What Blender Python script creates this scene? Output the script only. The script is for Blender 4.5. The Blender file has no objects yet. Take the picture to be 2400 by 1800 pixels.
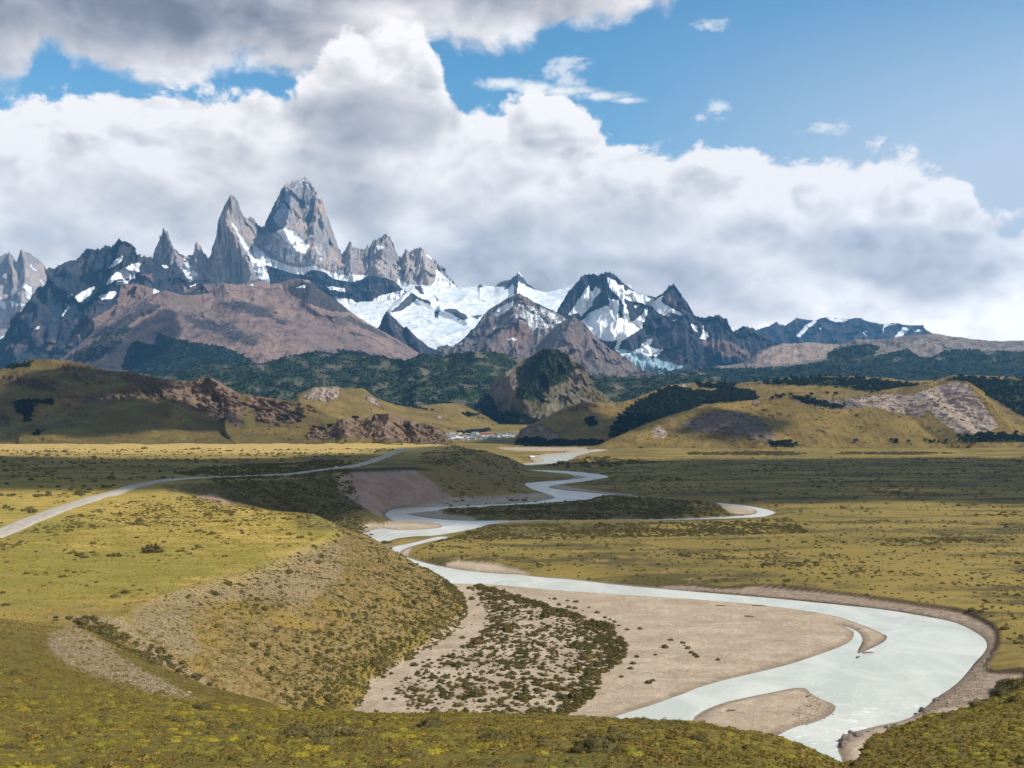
import bpy, math, random
import numpy as np
from mathutils import Matrix, Vector

# ------------------------------------------------------------------ camera
FPX = 2573.0                       # focal length in pixels of the 2400 px wide photograph
CAMZ = 100.0                       # camera height over the river
PITCH = math.atan(60.0 / FPX)
SC = bpy.context.scene
COL = SC.collection
cam_d = bpy.data.cameras.new('camera')
cam_d.sensor_width = 36.0
cam_d.lens = 36.0 * FPX / 2400.0
cam_d.clip_start = 1.0
cam_d.clip_end = 200000.0
cam = bpy.data.objects.new('camera', cam_d)
cam.location = (0, 0, CAMZ)
cam.rotation_euler = (math.pi / 2 + PITCH, 0, 0)
COL.objects.link(cam)
SC.camera = cam

# ------------------------------------------------------------------ view
SC.view_settings.view_transform = 'Standard'
SC.view_settings.look = 'None'
SC.view_settings.exposure = EXPOSURE = 0.3
SC.view_settings.gamma = 1.0
SC.view_settings.use_curve_mapping = False
SC.render.engine = 'CYCLES'
SC.cycles.use_denoising = True
SC.cycles.use_adaptive_sampling = True
SC.cycles.adaptive_threshold = 0.02
SC.cycles.adaptive_min_samples = 8
SC.cycles.max_bounces = 6
SC.cycles.diffuse_bounces = 2
SC.cycles.glossy_bounces = 2
SC.cycles.volume_bounces = 0
SC.cycles.transparent_max_bounces = 8
SC.cycles.caustics_reflective = False
SC.cycles.caustics_refractive = False

# ------------------------------------------------------------------ sun
SUN_EL = math.radians(45.0)
SUN_AZ = math.radians(116.0)       # clockwise from the view direction (+Y): the sun stands to the right, a little behind
SUN_DIR = Vector((math.sin(SUN_AZ) * math.cos(SUN_EL), math.cos(SUN_AZ) * math.cos(SUN_EL), math.sin(SUN_EL)))
sun_d = bpy.data.lights.new('sun', 'SUN')
sun_d.energy = 4.2
sun_d.angle = math.radians(0.55)
sun_d.color = (1.0, 0.94, 0.84)
sun = bpy.data.objects.new('sun', sun_d)
sun.rotation_euler = (-SUN_DIR).to_track_quat('-Z', 'Y').to_euler()
COL.objects.link(sun)


# ------------------------------------------------------------------ node helper
class NT:
    """tiny expression helper round a node tree"""
    def __init__(s, tree):
        s.t = tree
        tree.nodes.clear()

    def n(s, typ, **kw):
        nd = s.t.nodes.new(typ)
        for k, v in kw.items():
            setattr(nd, k, v)
        return nd

    def put(s, sock, v):
        if isinstance(v, bpy.types.NodeSocket):
            s.t.links.new(v, sock)
        elif isinstance(v, (tuple, list)):
            if len(v) == 3 and len(sock.default_value) == 4:
                v = (*v, 1.0)
            sock.default_value = v
        else:
            sock.default_value = v

    def m(s, op, a, b=None, c=None, clamp=False):
        nd = s.n('ShaderNodeMath', operation=op, use_clamp=clamp)
        s.put(nd.inputs[0], a)
        if b is not None:
            s.put(nd.inputs[1], b)
        if c is not None:
            s.put(nd.inputs[2], c)
        return nd.outputs[0]

    def add(s, a, b): return s.m('ADD', a, b)
    def sub(s, a, b): return s.m('SUBTRACT', a, b)
    def mul(s, a, b): return s.m('MULTIPLY', a, b)
    def mx(s, a, b): return s.m('MAXIMUM', a, b)
    def mn(s, a, b): return s.m('MINIMUM', a, b)

    def ss(s, x, lo, hi, a=0.0, b=1.0):
        nd = s.n('ShaderNodeMapRange', interpolation_type='SMOOTHSTEP')
        for i, v in enumerate((x, lo, hi, a, b)):
            s.put(nd.inputs[i], v)
        return nd.outputs[0]

    def lin(s, x, lo, hi, a=0.0, b=1.0):
        nd = s.n('ShaderNodeMapRange')
        for i, v in enumerate((x, lo, hi, a, b)):
            s.put(nd.inputs[i], v)
        return nd.outputs[0]

    def mix(s, f, a, b):
        nd = s.n('ShaderNodeMix', data_type='RGBA', clamp_factor=True)
        s.put(nd.inputs[0], f)
        s.put(nd.inputs[6], a)
        s.put(nd.inputs[7], b)
        return nd.outputs[2]

    def noise(s, vec, scale, detail=4.0, rough=0.55, dist=0.0, lac=2.0, typ=None):
        nd = s.n('ShaderNodeTexNoise')
        if typ:
            nd.noise_type = typ
            nd.normalize = True
        s.put(nd.inputs['Vector'], vec)
        nd.inputs['Scale'].default_value = scale
        nd.inputs['Detail'].default_value = detail
        nd.inputs['Roughness'].default_value = rough
        nd.inputs['Lacunarity'].default_value = lac
        nd.inputs['Distortion'].default_value = dist
        return nd.outputs[0]

    def vadd(s, a, b):
        nd = s.n('ShaderNodeVectorMath', operation='ADD')
        s.put(nd.inputs[0], a)
        s.put(nd.inputs[1], b)
        return nd.outputs[0]

    def vmul(s, a, b):
        nd = s.n('ShaderNodeVectorMath', operation='MULTIPLY')
        s.put(nd.inputs[0], a)
        s.put(nd.inputs[1], b)
        return nd.outputs[0]


# ------------------------------------------------------------------ sky: Nishita air with banks of cumulus in it
def px_az(px):
    return math.degrees(math.atan((px - 1200.0) / FPX))


def px_el(px, py):
    dx, dy, dz = (px - 1200) / FPX, math.cos(PITCH) - (900 - py) / FPX * math.sin(PITCH), math.sin(PITCH) + (900 - py) / FPX * math.cos(PITCH)
    return math.degrees(math.atan2(dz, math.hypot(dx, dy)))


def build_world():
    w = bpy.data.worlds.new('World')
    SC.world = w
    w.use_nodes = True
    w.cycles.sampling_method = 'MANUAL'
    w.cycles.sample_map_resolution = 512
    g = NT(w.node_tree)
    out = g.n('ShaderNodeOutputWorld')
    bg = g.n('ShaderNodeBackground')
    g.t.links.new(bg.outputs[0], out.inputs[0])
    S = 0.1
    bg.inputs[1].default_value = S
    sky = g.n('ShaderNodeTexSky', sky_type='NISHITA', sun_disc=False)
    sky.sun_elevation = SUN_EL
    sky.sun_rotation = SUN_AZ
    sky.altitude = 400
    sky.air_density = 1.0
    sky.dust_density = 0.6
    sky.ozone_density = 1.6
    tc = g.n('ShaderNodeTexCoord')
    d = tc.outputs['Generated']
    sep = g.n('ShaderNodeSeparateXYZ')
    g.put(sep.inputs[0], d)
    dx, dy, dz = sep.outputs
    az = g.mul(g.m('ARCTAN2', dx, dy), 180 / math.pi)
    el = g.mul(g.m('ARCSINE', dz), 180 / math.pi)

    # noise fields in direction space (flattened a little: clouds are wider than tall)
    P = g.vmul(d, (1.0, 1.0, 1.45))
    warp = g.n('ShaderNodeTexNoise')
    g.put(warp.inputs['Vector'], P)
    warp.inputs['Scale'].default_value = 9.0
    warp.inputs['Detail'].default_value = 3.0
    wv = g.vmul(g.vadd(warp.outputs['Color'], (-0.5, -0.5, -0.5)), (0.05, 0.05, 0.05))
    Q = g.vadd(P, wv)
    off = (0.020 * SUN_DIR.x, 0.0, 0.026)
    Q2 = g.vadd(Q, off)

    def billow(vec):
        n1 = g.noise(vec, 11.0, 8.0, 0.56)
        v = g.n('ShaderNodeTexVoronoi', feature='F1')
        v.normalize = True
        g.put(v.inputs['Vector'], vec)
        v.inputs['Scale'].default_value = 24.0
        v.inputs['Detail'].default_value = 1.0
        v.inputs['Roughness'].default_value = 0.55
        v.inputs['Lacunarity'].default_value = 2.3
        dd = v.outputs['Distance']
        puff = g.sub(1.0, g.mul(g.mul(dd, dd), 1.6))
        return g.add(g.mul(n1, 0.62), g.mul(puff, 0.38))

    N = billow(Q)
    N2 = billow(Q2)
    big = g.noise(P, 4.2, 4.0, 0.5)
    fine = g.noise(g.vadd(Q, (1.3, 0.2, 2.4)), 38.0, 6.0, 0.62)
    mid = g.noise(g.vadd(Q, (3.1, 1.7, 0.4)), 15.0, 6.0, 0.6)
    relief = g.sub(N, N2)                      # > 0 on the flanks turned to the sun

    def curve(pts):
        """height of an edge (degrees) over azimuth, -60..60 degrees"""
        nd = g.n('ShaderNodeFloatCurve')
        g.put(nd.inputs['Value'], g.lin(az, -60, 60))
        mp = nd.mapping
        mp.extend = 'HORIZONTAL'
        cv = mp.curves[0]
        P_ = [((px_az(x) + 60) / 120, px_el(x, y) / 30.0) for x, y in pts]
        P_ = [(-0.0, P_[0][1])] + P_ + [(1.0, P_[-1][1])]
        while len(cv.points) < len(P_):
            cv.points.new(0.5, 0.5)
        for p_, (a, b) in zip(cv.points, P_):
            p_.location = (a, max(0.0, min(1.0, b)))
            p_.handle_type = 'AUTO_CLAMPED'
        mp.update()
        return g.mul(nd.outputs[0], 30.0)

    AE = g.n('ShaderNodeCombineXYZ')
    g.put(AE.inputs[0], az)
    g.put(AE.inputs[1], el)
    scrapn = g.noise(g.vadd(P, wv), 55.0, 5.0, 0.65)
    rag = {k: g.mul(g.sub(N, 0.5), -2.0 * k) for k in (0.5, 0.85)}

    def blob(px, py, rx, ry, lo=0.0, hi=1.0, wob=0.5, scrap=False):
        """soft ellipse at a place in the sky, its rim broken by the cloud noise"""
        a0, e0 = px_az(px), px_el(px, py)
        ax, ey = 45.0 / rx, 45.0 / ry
        nd = g.n('ShaderNodeVectorMath', operation='MULTIPLY_ADD')
        g.put(nd.inputs[0], AE.outputs[0])
        nd.inputs[1].default_value = (ax, ey, 0)
        nd.inputs[2].default_value = (-a0 * ax, -e0 * ey, 0)
        ln = g.n('ShaderNodeVectorMath', operation='LENGTH')
        g.put(ln.inputs[0], nd.outputs[0])
        if scrap:
            r = g.add(ln.outputs['Value'], g.mul(g.sub(scrapn, 0.5), -scrap))
            return g.ss(r, 1.0, 0.0, lo, hi)
        r = g.add(ln.outputs['Value'], rag[0.5 if wob < 0.65 else 0.85])
        return g.ss(r, 1.0, 0.15, lo, hi)

    # --- the long bank behind the peaks
    top = curve([(-1400, 330), (-500, 260), (0, 240), (110, 222), (250, 232), (330, 230), (460, 235), (560, 228), (650, 238), (700, 215), (760, 150), (800, 120), (860, 98),
                 (930, 86), (980, 100), (1010, 140), (1035, 195), (1065, 250), (1120, 275), (1190, 270), (1240, 245), (1290, 240), (1340, 272), (1410, 312), (1520, 350), (1640, 360),
                 (1740, 365), (1830, 378), (1950, 378), (2100, 376), (2170, 392), (2250, 440), (2305, 510), (2340, 540), (2420, 545), (2600, 550), (4000, 420)])
    h = g.add(g.add(g.sub(top, el), g.mul(g.sub(N, 0.55), 5.2)), g.add(g.mul(g.sub(mid, 0.5), 1.6), g.mul(g.sub(fine, 0.5), 2.4)))
    bank = g.ss(h, -0.05, 0.50)
    bank = g.mul(bank, g.ss(el, -3.0, -1.0))
    # --- the grey cloud overhead, its ragged lower edge
    low = curve([(-1400, 250), (-500, 240), (0, 200), (60, 165), (110, 110), (150, 150), (260, 165), (400, 190), (460, 180), (500, 150), (620, 150), (760, 142), (860, 110),
                 (960, 80), (1040, 60), (1080, 85), (1180, 82), (1290, 45), (1400, 28), (1560, 8), (1700, -60), (2000, -160), (2400, -240), (3000, -300), (4000, -300)])
    h2 = g.add(g.add(g.sub(el, low), g.mul(g.sub(N, 0.52), 5.0)), g.mul(g.sub(fine, 0.5), 2.0))
    over = g.ss(h2, -0.15, 1.0)
    over = g.mul(over, g.ss(el, 62.0, 30.0))

    # --- brightness of the bank: white tops, grey bellies, dim flat base
    shade = g.add(1.01, g.mul(g.sub(big, 0.5), 0.20))
    for b in ((870, 285, 210, 75, .30, .7), (770, 430, 130, 110, .22, .8), (300, 540, 330, 150, .10, .8), (540, 340, 120, 60, .10, .8), (600, 420, 140, 70, .08, .8),
              (1200, 655, 420, 75, .34, .55), (1520, 665, 330, 85, .28, .6), (1660, 730, 300, 60, .22, .5), (2080, 590, 180, 70, .36, .8), (2230, 640, 170, 80, .30, .8),
              (1500, 470, 150, 90, .14, .9), (1320, 560, 240, 90, .12, .9), (1980, 520, 220, 60, .14, .8), (1160, 480, 120, 150, .10, .9), (60, 620, 300, 120, .16, .5),
              (860, 500, 90, 80, .20, .8), (1780, 560, 160, 60, .10, .8), (960, 600, 300, 70, .12, .7)):
        shade = g.sub(shade, blob(b[0], b[1], b[2], b[3], 0, b[4], b[5]))
    rimw = g.ss(h, 0.2, 2.0, 0.12, 0.0)
    shade = g.add(shade, rimw)
    shade = g.m('SMOOTH_MAX', shade, 0.70, 0.2)
    shade = g.add(shade, g.mul(relief, g.ss(h, 0.5, 5.0, 1.9, 0.85)))
    shade = g.add(shade, g.mul(g.sub(fine, 0.5), 0.08))
    shade = g.add(shade, g.mul(g.sub(mid, 0.5), 0.10))
    shade = g.mn(g.mx(shade, 0.55), 1.05)
    # colour of cloud by shade: slate blue to warm white
    tint = g.mix(g.ss(shade, 0.6, 0.95), (0.965, 0.945, 1.0), (1.03, 0.975, 0.935))
    lvl = g.mul(g.m('POWER', shade, 1.8), 0.90 / S)
    lvl = g.mul(lvl, g.ss(el, 13.0, 2.0, 1.0, 1.48))        # low bank brightened to make up for the haze in front of it
    ccol = g.n('ShaderNodeMix', data_type='RGBA', blend_type='MULTIPLY')
    ccol.inputs[0].default_value = 1.0
    g.put(ccol.inputs[6], tint)
    cc = g.n('ShaderNodeCombineColor')
    for i in range(3):
        g.put(cc.inputs[i], lvl)
    g.put(ccol.inputs[7], cc.outputs[0])

    # --- brightness of the overhead cloud: dark middle, bright ragged rim
    sh2 = g.add(g.ss(h2, 0.0, 4.2, 0.92, 0.70), g.mul(relief, 0.45))
    for b in ((480, 20, 420, 120, .16, .4), (200, 20, 260, 90, .08, .4), (1150, 20, 260, 70, .08, .5), (820, 40, 200, 60, -.10, .5)):
        sh2 = g.sub(sh2, blob(b[0], b[1], b[2], b[3], 0, b[4], b[5]))
    sh2 = g.mn(g.mx(sh2, 0.5), 1.0)
    t2 = g.mix(g.ss(sh2, 0.5, 0.9), (0.94, 0.92, 1.04), (1.04, 0.975, 0.95))
    sh2 = g.mx(g.add(g.add(sh2, g.mul(g.sub(mid, 0.5), 0.26)), g.mul(relief, 0.6)), 0.45)
    lv2 = g.mul(g.m('POWER', sh2, 1.9), 0.88 / S)
    cc2 = g.n('ShaderNodeCombineColor')
    for i in range(3):
        g.put(cc2.inputs[i], lv2)
    ccol2 = g.n('ShaderNodeMix', data_type='RGBA', blend_type='MULTIPLY')
    ccol2.inputs[0].default_value = 1.0
    g.put(ccol2.inputs[6], t2)
    g.put(ccol2.inputs[7], cc2.outputs[0])

    # --- blue air; thin high veil to the right
    hs = g.n('ShaderNodeHueSaturation')
    hs.inputs['Saturation'].default_value = 1.12
    hs.inputs['Value'].default_value = 1.0
    g.put(hs.inputs['Color'], sky.outputs[0])
    air = g.n('ShaderNodeMix', data_type='RGBA', blend_type='MULTIPLY')
    air.inputs[0].default_value = 1.0
    g.put(air.inputs[6], hs.outputs[0])
    air.inputs[7].default_value = (0.80, 1.25, 1.26, 1)
    air = air.outputs[2]
    veil = g.mul(g.ss(az, -2.0, 26.0), g.ss(el, 23.0, 9.0))
    veil = g.mx(veil, g.mul(g.ss(el, 18.0, 4.0), 0.45))
    veil = g.mul(veil, g.add(0.7, g.mul(big, 0.5)))
    base = g.mix(g.mul(veil, 0.95), air, (6.3, 6.7, 7.4))
    # --- scraps and the long lens cloud
    scr = None
    for b in ((1665, 60, 38, 14, .7), (1685, 252, 36, 16, .75), (1640, 275, 16, 10, .6), (1945, 300, 50, 13, .7), (1325, 180, 55, 38, .7),
              (1180, 196, 60, 13, 1.0), (1250, 204, 70, 14, 1.0), (1330, 214, 75, 13, 1.0), (1410, 226, 75, 11, .95), (1470, 235, 45, 7, .9)):
        s_ = blob(b[0], b[1], b[2] * 1.25, b[3] * 1.35, 0, b[4], .55, 1.6 if b[3] < 15 and 1150 < b[0] < 1500 else 3.4)
        scr = s_ if scr is None else g.mx(scr, s_)
    base = g.mix(scr, base, (8.8, 8.8, 8.7))
    base = g.mix(g.mul(over, 0.97), base, ccol2.outputs[2])
    base = g.mix(g.mul(bank, 0.985), base, ccol.outputs[2])
    g.put(bg.inputs[0], base)


build_world()

# ------------------------------------------------------------------ geometry helpers
CT, ST = math.cos(PITCH), math.sin(PITCH)


def unproj_y(px, py, Y):
    """point on the ray of a photo pixel at ground distance Y"""
    u = (np.asarray(px, float) - 1200) / FPX
    v = (900 - np.asarray(py, float)) / FPX
    dy = CT - v * ST
    k = np.asarray(Y, float) / dy
    return u * k, CAMZ + (ST + v * CT) * k


def unproj_z(px, py, z=0.0):
    u = (np.asarray(px, float) - 1200) / FPX
    v = (900 - np.asarray(py, float)) / FPX
    dz = ST + v * CT
    k = (np.asarray(z, float) - CAMZ) / dz
    return u * k, (CT - v * ST) * k


def proj(X, Y, Z):
    dz = Z - CAMZ
    d = np.maximum(Y * CT + dz * ST, 1.0)
    return 1200 + FPX * X / d, 900 - FPX * (dz * CT - Y * ST) / d


RNG = np.random.default_rng(7)
_perm = np.random.default_rng(3).permutation(256)
PERM = np.concatenate([_perm, _perm, _perm])
_G = np.random.default_rng(5).normal(size=(256, 3))
_G /= np.linalg.norm(_G, axis=1)[:, None]
GX, GY, GZ = (_G[:, i].astype(np.float32).copy() for i in range(3))


def perlin(x, y, z=None):
    x = np.asarray(x, np.float64)
    y = np.asarray(y, np.float64)
    if z is None:
        a = np.arange(256) / 256 * 2 * math.pi
        cx, sy = np.cos(a).astype(np.float32), np.sin(a).astype(np.float32)
        xi, yi = np.floor(x).astype(np.int64), np.floor(y).astype(np.int64)
        fx, fy = (x - xi).astype(np.float32), (y - yi).astype(np.float32)
        xi &= 255
        yi &= 255
        u, v = fx * fx * fx * (fx * (fx * 6 - 15) + 10), fy * fy * fy * (fy * (fy * 6 - 15) + 10)

        def gr(i, j, ax, ay):
            h = PERM[PERM[i] + j]
            return cx[h] * ax + sy[h] * ay
        a00, a10 = gr(xi, yi, fx, fy), gr(xi + 1, yi, fx - 1, fy)
        a01, a11 = gr(xi, yi + 1, fx, fy - 1), gr(xi + 1, yi + 1, fx - 1, fy - 1)
        return ((a00 + u * (a10 - a00)) * (1 - v) + (a01 + u * (a11 - a01)) * v) * 1.5
    z = np.asarray(z, np.float64)
    xi, yi, zi = np.floor(x).astype(np.int64), np.floor(y).astype(np.int64), np.floor(z).astype(np.int64)
    fx, fy, fz = (x - xi).astype(np.float32), (y - yi).astype(np.float32), (z - zi).astype(np.float32)
    xi &= 255
    yi &= 255
    zi &= 255
    u, v, w = (t * t * t * (t * (t * 6 - 15) + 10) for t in (fx, fy, fz))

    def g3(i, j, k, ax, ay, az):
        h = PERM[PERM[PERM[i] + j] + k]
        return GX[h] * ax + GY[h] * ay + GZ[h] * az
    r = []
    for k in (0, 1):
        a00, a10 = g3(xi, yi, zi + k, fx, fy, fz - k), g3(xi + 1, yi, zi + k, fx - 1, fy, fz - k)
        a01, a11 = g3(xi, yi + 1, zi + k, fx, fy - 1, fz - k), g3(xi + 1, yi + 1, zi + k, fx - 1, fy - 1, fz - k)
        r.append((a00 + u * (a10 - a00)) * (1 - v) + (a01 + u * (a11 - a01)) * v)
    return (r[0] + w * (r[1] - r[0])) * 1.5


def fbm(x, y, oct=5, z=None, gain=0.5, lac=2.03, ridged=False):
    a, s, tot = 1.0, 0.0, 0.0
    prev = 1.0
    for i in range(oct):
        f = lac ** i
        o = 17.3 * i
        n = perlin(x * f + o, y * f - o, None if z is None else z * f + o)
        if ridged:
            n = 1 - np.abs(n) * 1.6
            n = n * n * prev
            prev = np.clip(n * 1.6, 0, 1)
        s = s + a * n
        tot += a
        a *= gain
    return s / tot


def sstep(x, a, b):
    t = np.clip((x - a) / (b - a), 0, 1)
    return t * t * (3 - 2 * t)


def inside(px, py, poly):
    r = np.zeros(px.shape, bool)
    n = len(poly)
    for i in range(n):
        x0, y0 = poly[i]
        x1, y1 = poly[(i + 1) % n]
        if y0 == y1:
            continue
        c = ((y0 > py) != (y1 > py))
        xi = (x1 - x0) * (py - y0) / (y1 - y0) + x0
        r ^= c & (px < xi)
    return r


def dist_line(px, py, pts, closed=False):
    d2 = np.full(px.shape, 1e18)
    n = len(pts)
    for i in range(n if closed else n - 1):
        x0, y0 = pts[i]
        x1, y1 = pts[(i + 1) % n]
        dx, dy = x1 - x0, y1 - y0
        L = dx * dx + dy * dy + 1e-9
        t = np.clip(((px - x0) * dx + (py - y0) * dy) / L, 0, 1)
        ex, ey = px - x0 - t * dx, py - y0 - t * dy
        d2 = np.minimum(d2, ex * ex + ey * ey)
    return np.sqrt(d2)


def sdf(px, py, poly, pad=30.0):
    """signed distance, negative inside; +pad far outside"""
    poly = [tuple(p) for p in poly]
    xs, ys = [p[0] for p in poly], [p[1] for p in poly]
    r = np.full(px.shape, pad, float)
    k = (px > min(xs) - pad) & (px < max(xs) + pad) & (py > min(ys) - pad) & (py < max(ys) + pad)
    if k.any():
        qx, qy = px[k], py[k]
        d = np.minimum(dist_line(qx, qy, poly, True), pad)
        r[k] = np.where(inside(qx, qy, poly), -d, d)
    return r


def mask(px, py, polys, soft=3.0, pad=30.0):
    m = np.zeros(px.shape)
    for p in polys:
        m = np.maximum(m, sstep(-sdf(px, py, p, pad), -soft, soft))
    return m


def smooth_poly(pts, it=2, closed=True):
    p = np.asarray(pts, float)
    for _ in range(it):
        if closed:
            q = np.roll(p, -1, 0)
            p = np.stack([0.75 * p + 0.25 * q, 0.25 * p + 0.75 * q], 1).reshape(-1, 2)
        else:
            a, b = p[:-1], p[1:]
            m_ = np.stack([0.75 * a + 0.25 * b, 0.25 * a + 0.75 * b], 1).reshape(-1, 2)
            p = np.concatenate([p[:1], m_, p[-1:]])
    return [tuple(r) for r in p]


# views of the photograph in which the outlines were read off: origin and scale of each
def _view(ox, oy, s):
    return lambda *pts: [(ox + x * s, oy + y * s) for x, y in pts]


C1 = _view(0, 350, .3617)
C2 = _view(700, 350, .3617)
C3 = _view(1400, 500, .4521)
C4 = _view(0, 800, .3617)
C5 = _view(700, 900, .3617)
C6 = _view(0, 1200, .3617)
C7 = _view(800, 1200, .3617)
C8 = _view(1600, 1200, .3617)


def new_mesh(name, co, faces, mats=(), smooth=True, attrs=None):
    """mesh from numpy arrays; faces is (n,3) or (n,4)"""
    me = bpy.data.meshes.new(name)
    co = np.ascontiguousarray(co, np.float32)
    faces = np.ascontiguousarray(faces, np.int32)
    nf, k = faces.shape
    me.vertices.add(len(co))
    me.vertices.foreach_set('co', co.ravel())
    me.loops.add(nf * k)
    me.loops.foreach_set('vertex_index', faces.ravel())
    me.polygons.add(nf)
    me.polygons.foreach_set('loop_start', np.arange(0, nf * k, k, dtype=np.int32))
    me.polygons.foreach_set('use_smooth', np.full(nf, bool(smooth)))
    me.update(calc_edges=True)
    for m_ in mats:
        me.materials.append(m_)
    for an, arr in (attrs or {}).items():
        at = me.attributes.new(an, 'FLOAT_COLOR', 'POINT')
        at.data.foreach_set('color', np.ascontiguousarray(arr, np.float32).ravel())
    return me


def link(name, data, parent=None):
    o = bpy.data.objects.new(name, data)
    COL.objects.link(o)
    if parent is not None:
        o.parent = parent
    return o


def struct(name, me):
    o = link(name, me)
    o['kind'] = 'structure'
    return o


def tag(o, label, cat, group=None):
    o['label'] = label
    o['category'] = cat
    if group:
        o['group'] = group
    return o


def grid_faces(nr, nc):
    i = np.arange(nr * nc).reshape(nr, nc)
    return np.stack([i[:-1, :-1].ravel(), i[:-1, 1:].ravel(), i[1:, 1:].ravel(), i[1:, :-1].ravel()], 1)


def rgba(a, b, c, d):
    return np.stack([np.clip(v, 0, 1).ravel() for v in (a, b, c, d)], 1)


# ------------------------------------------------------------------ materials
M = {}


def mat(name):
    m = bpy.data.materials.new(name)
    m.use_nodes = True
    g = NT(m.node_tree)
    out = g.n('ShaderNodeOutputMaterial')
    bs = g.n('ShaderNodeBsdfPrincipled')
    bs.inputs['Roughness'].default_value = 0.95
    bs.inputs['Specular IOR Level'].default_value = 0.12
    g.t.links.new(bs.outputs[0], out.inputs[0])
    M[name] = m
    return g, bs


def attr(g, name):
    a = g.n('ShaderNodeAttribute', attribute_name=name)
    s = g.n('ShaderNodeSeparateColor')
    g.put(s.inputs[0], a.outputs['Color'])
    return s.outputs[0], s.outputs[1], s.outputs[2], a.outputs['Alpha']


def wpos(g):
    return g.n('ShaderNodeNewGeometry').outputs['Position']


def bump(g, bs, h, strength, dist):
    b = g.n('ShaderNodeBump')
    b.inputs['Strength'].default_value = strength
    b.inputs['Distance'].default_value = dist
    g.put(b.inputs['Height'], h)
    g.put(bs.inputs['Normal'], b.outputs[0])


def mat_ground():
    g, bs = mat('ground')
    p = wpos(g)
    grav, stony, brush, near = attr(g, 'zone')
    golden, dry, soil, bare = attr(g, 'zone2')
    slope, wet, beach, _ = attr(g, 'zone3')
    nL = g.noise(p, 0.006, 4, 0.6)
    nM = g.noise(p, 0.045, 5, 0.62)
    nS = g.noise(p, 0.35, 4, 0.65)
    nF = g.noise(p, 1.7, 3, 0.7)
    pst = g.vmul(p, (0.30, 1.0, 1.0))
    nB = g.noise(pst, 0.022, 5, 0.65)
    # meadow: olive to straw, patches of dark low scrub
    c = g.mix(g.ss(nL, 0.38, 0.62), (0.20, 0.150, 0.036), (0.285, 0.205, 0.052))
    c = g.mix(g.mul(g.ss(nB, 0.47, 0.60), 0.9), c, (0.085, 0.070, 0.026))
    c = g.mix(g.mul(g.ss(nM, 0.52, 0.66), 0.8), c, (0.29, 0.20, 0.062))
    # terrace top
    nT = g.noise(g.vmul(p, (0.5, 1, 1)), 0.09, 5, 0.68)
    c = g.mix(dry, c, g.mix(g.ss(nT, 0.40, 0.60), (0.29, 0.215, 0.038), (0.46, 0.325, 0.085)))
    c = g.mix(g.mul(dry, g.mul(g.ss(nL, 0.50, 0.62), 0.7)), c, (0.20, 0.185, 0.036))
    c = g.mix(golden, c, g.mix(g.ss(nM, 0.4, 0.65), (0.52, 0.36, 0.12), (0.42, 0.30, 0.09)))
    # slopes of the bluffs: brownish tufts on pale soil
    sl = g.mix(g.ss(nS, 0.40, 0.6), (0.27, 0.19, 0.082), (0.155, 0.112, 0.034))
    sl = g.mix(g.mul(g.ss(nM, 0.54, 0.66), 0.6), sl, (0.27, 0.18, 0.035))
    c = g.mix(g.ss(slope, 0.1, 0.5), c, sl)
    # near hill
    nh = g.mix(g.ss(nM, 0.35, 0.65), (0.16, 0.12, 0.026), (0.135, 0.115, 0.022))
    nh = g.mix(g.ss(nS, 0.50, 0.66), nh, (0.085, 0.070, 0.020))
    nh = g.mix(g.mul(g.ss(nL, 0.5, 0.7), 0.4), nh, (0.24, 0.16, 0.03))
    c = g.mix(near, c, nh)
    # low scrub
    c = g.mix(g.mul(brush, g.ss(nS, 0.62, 0.42)), c, (0.070, 0.062, 0.026))
    c = g.mix(g.mul(g.ss(nS, 0.56, 0.66), g.mul(g.sub(1.0, near), 0.55)), c, (0.075, 0.066, 0.022))
    # stones
    st = g.mix(g.ss(nF, 0.35, 0.7), (0.22, 0.16, 0.085), (0.36, 0.28, 0.185))
    st = g.mix(g.mul(g.ss(nS, 0.55, 0.68), 0.85), st, (0.11, 0.085, 0.03))
    c = g.mix(g.mul(stony, g.ss(nM, 0.22, 0.5, 0.45, 1.0)), c, st)
    cl = g.mix(g.ss(nM, 0.35, 0.7), (0.31, 0.195, 0.14), (0.40, 0.265, 0.19))
    c = g.mix(bare, c, cl)
    gv = g.mix(g.ss(nM, 0.3, 0.7), (0.365, 0.28, 0.19), (0.50, 0.395, 0.28))
    nG = g.noise(g.vadd(g.vmul(p, (0.35, 1.2, 1)), (40, 7, 0)), 0.05, 6, 0.7, 0.7)
    gv = g.mix(g.mul(g.ss(nG, 0.52, 0.64), 0.5), gv, (0.29, 0.22, 0.155))
    gv = g.mix(g.mul(g.ss(nG, 0.36, 0.28), 0.7), gv, (0.56, 0.46, 0.35))
    gv = g.mix(g.mul(g.ss(nF, 0.45, 0.75), 0.45), gv, (0.27, 0.205, 0.145))
    c = g.mix(grav, c, gv)
    c = g.mix(g.mul(beach, 0.85), c, g.mix(g.ss(nS, 0.35, 0.65), (0.20, 0.145, 0.105), (0.31, 0.235, 0.165)))
    c = g.mix(g.mul(wet, 0.6), c, (0.17, 0.125, 0.090))
    c = g.mix(g.mul(soil, 0.95), c, (0.055, 0.038, 0.024))
    # fine grain on everything
    c2 = g.n('ShaderNodeMix', data_type='RGBA', blend_type='MULTIPLY')
    c2.inputs[0].default_value = 1.0
    g.put(c2.inputs[6], c)
    gr = g.add(g.lin(nF, 0.3, 0.7, -0.30, 0.30), g.lin(nS, 0.3, 0.7, 0.86, 1.14))
    k = g.n('ShaderNodeCombineColor')
    for i in range(3):
        g.put(k.inputs[i], gr)
    g.put(c2.inputs[7], k.outputs[0])
    g.put(bs.inputs['Base Color'], c2.outputs[2])
    bump(g, bs, g.add(g.mul(nF, 0.35), g.mul(nS, 1.0)), 0.9, 1.0)


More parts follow.
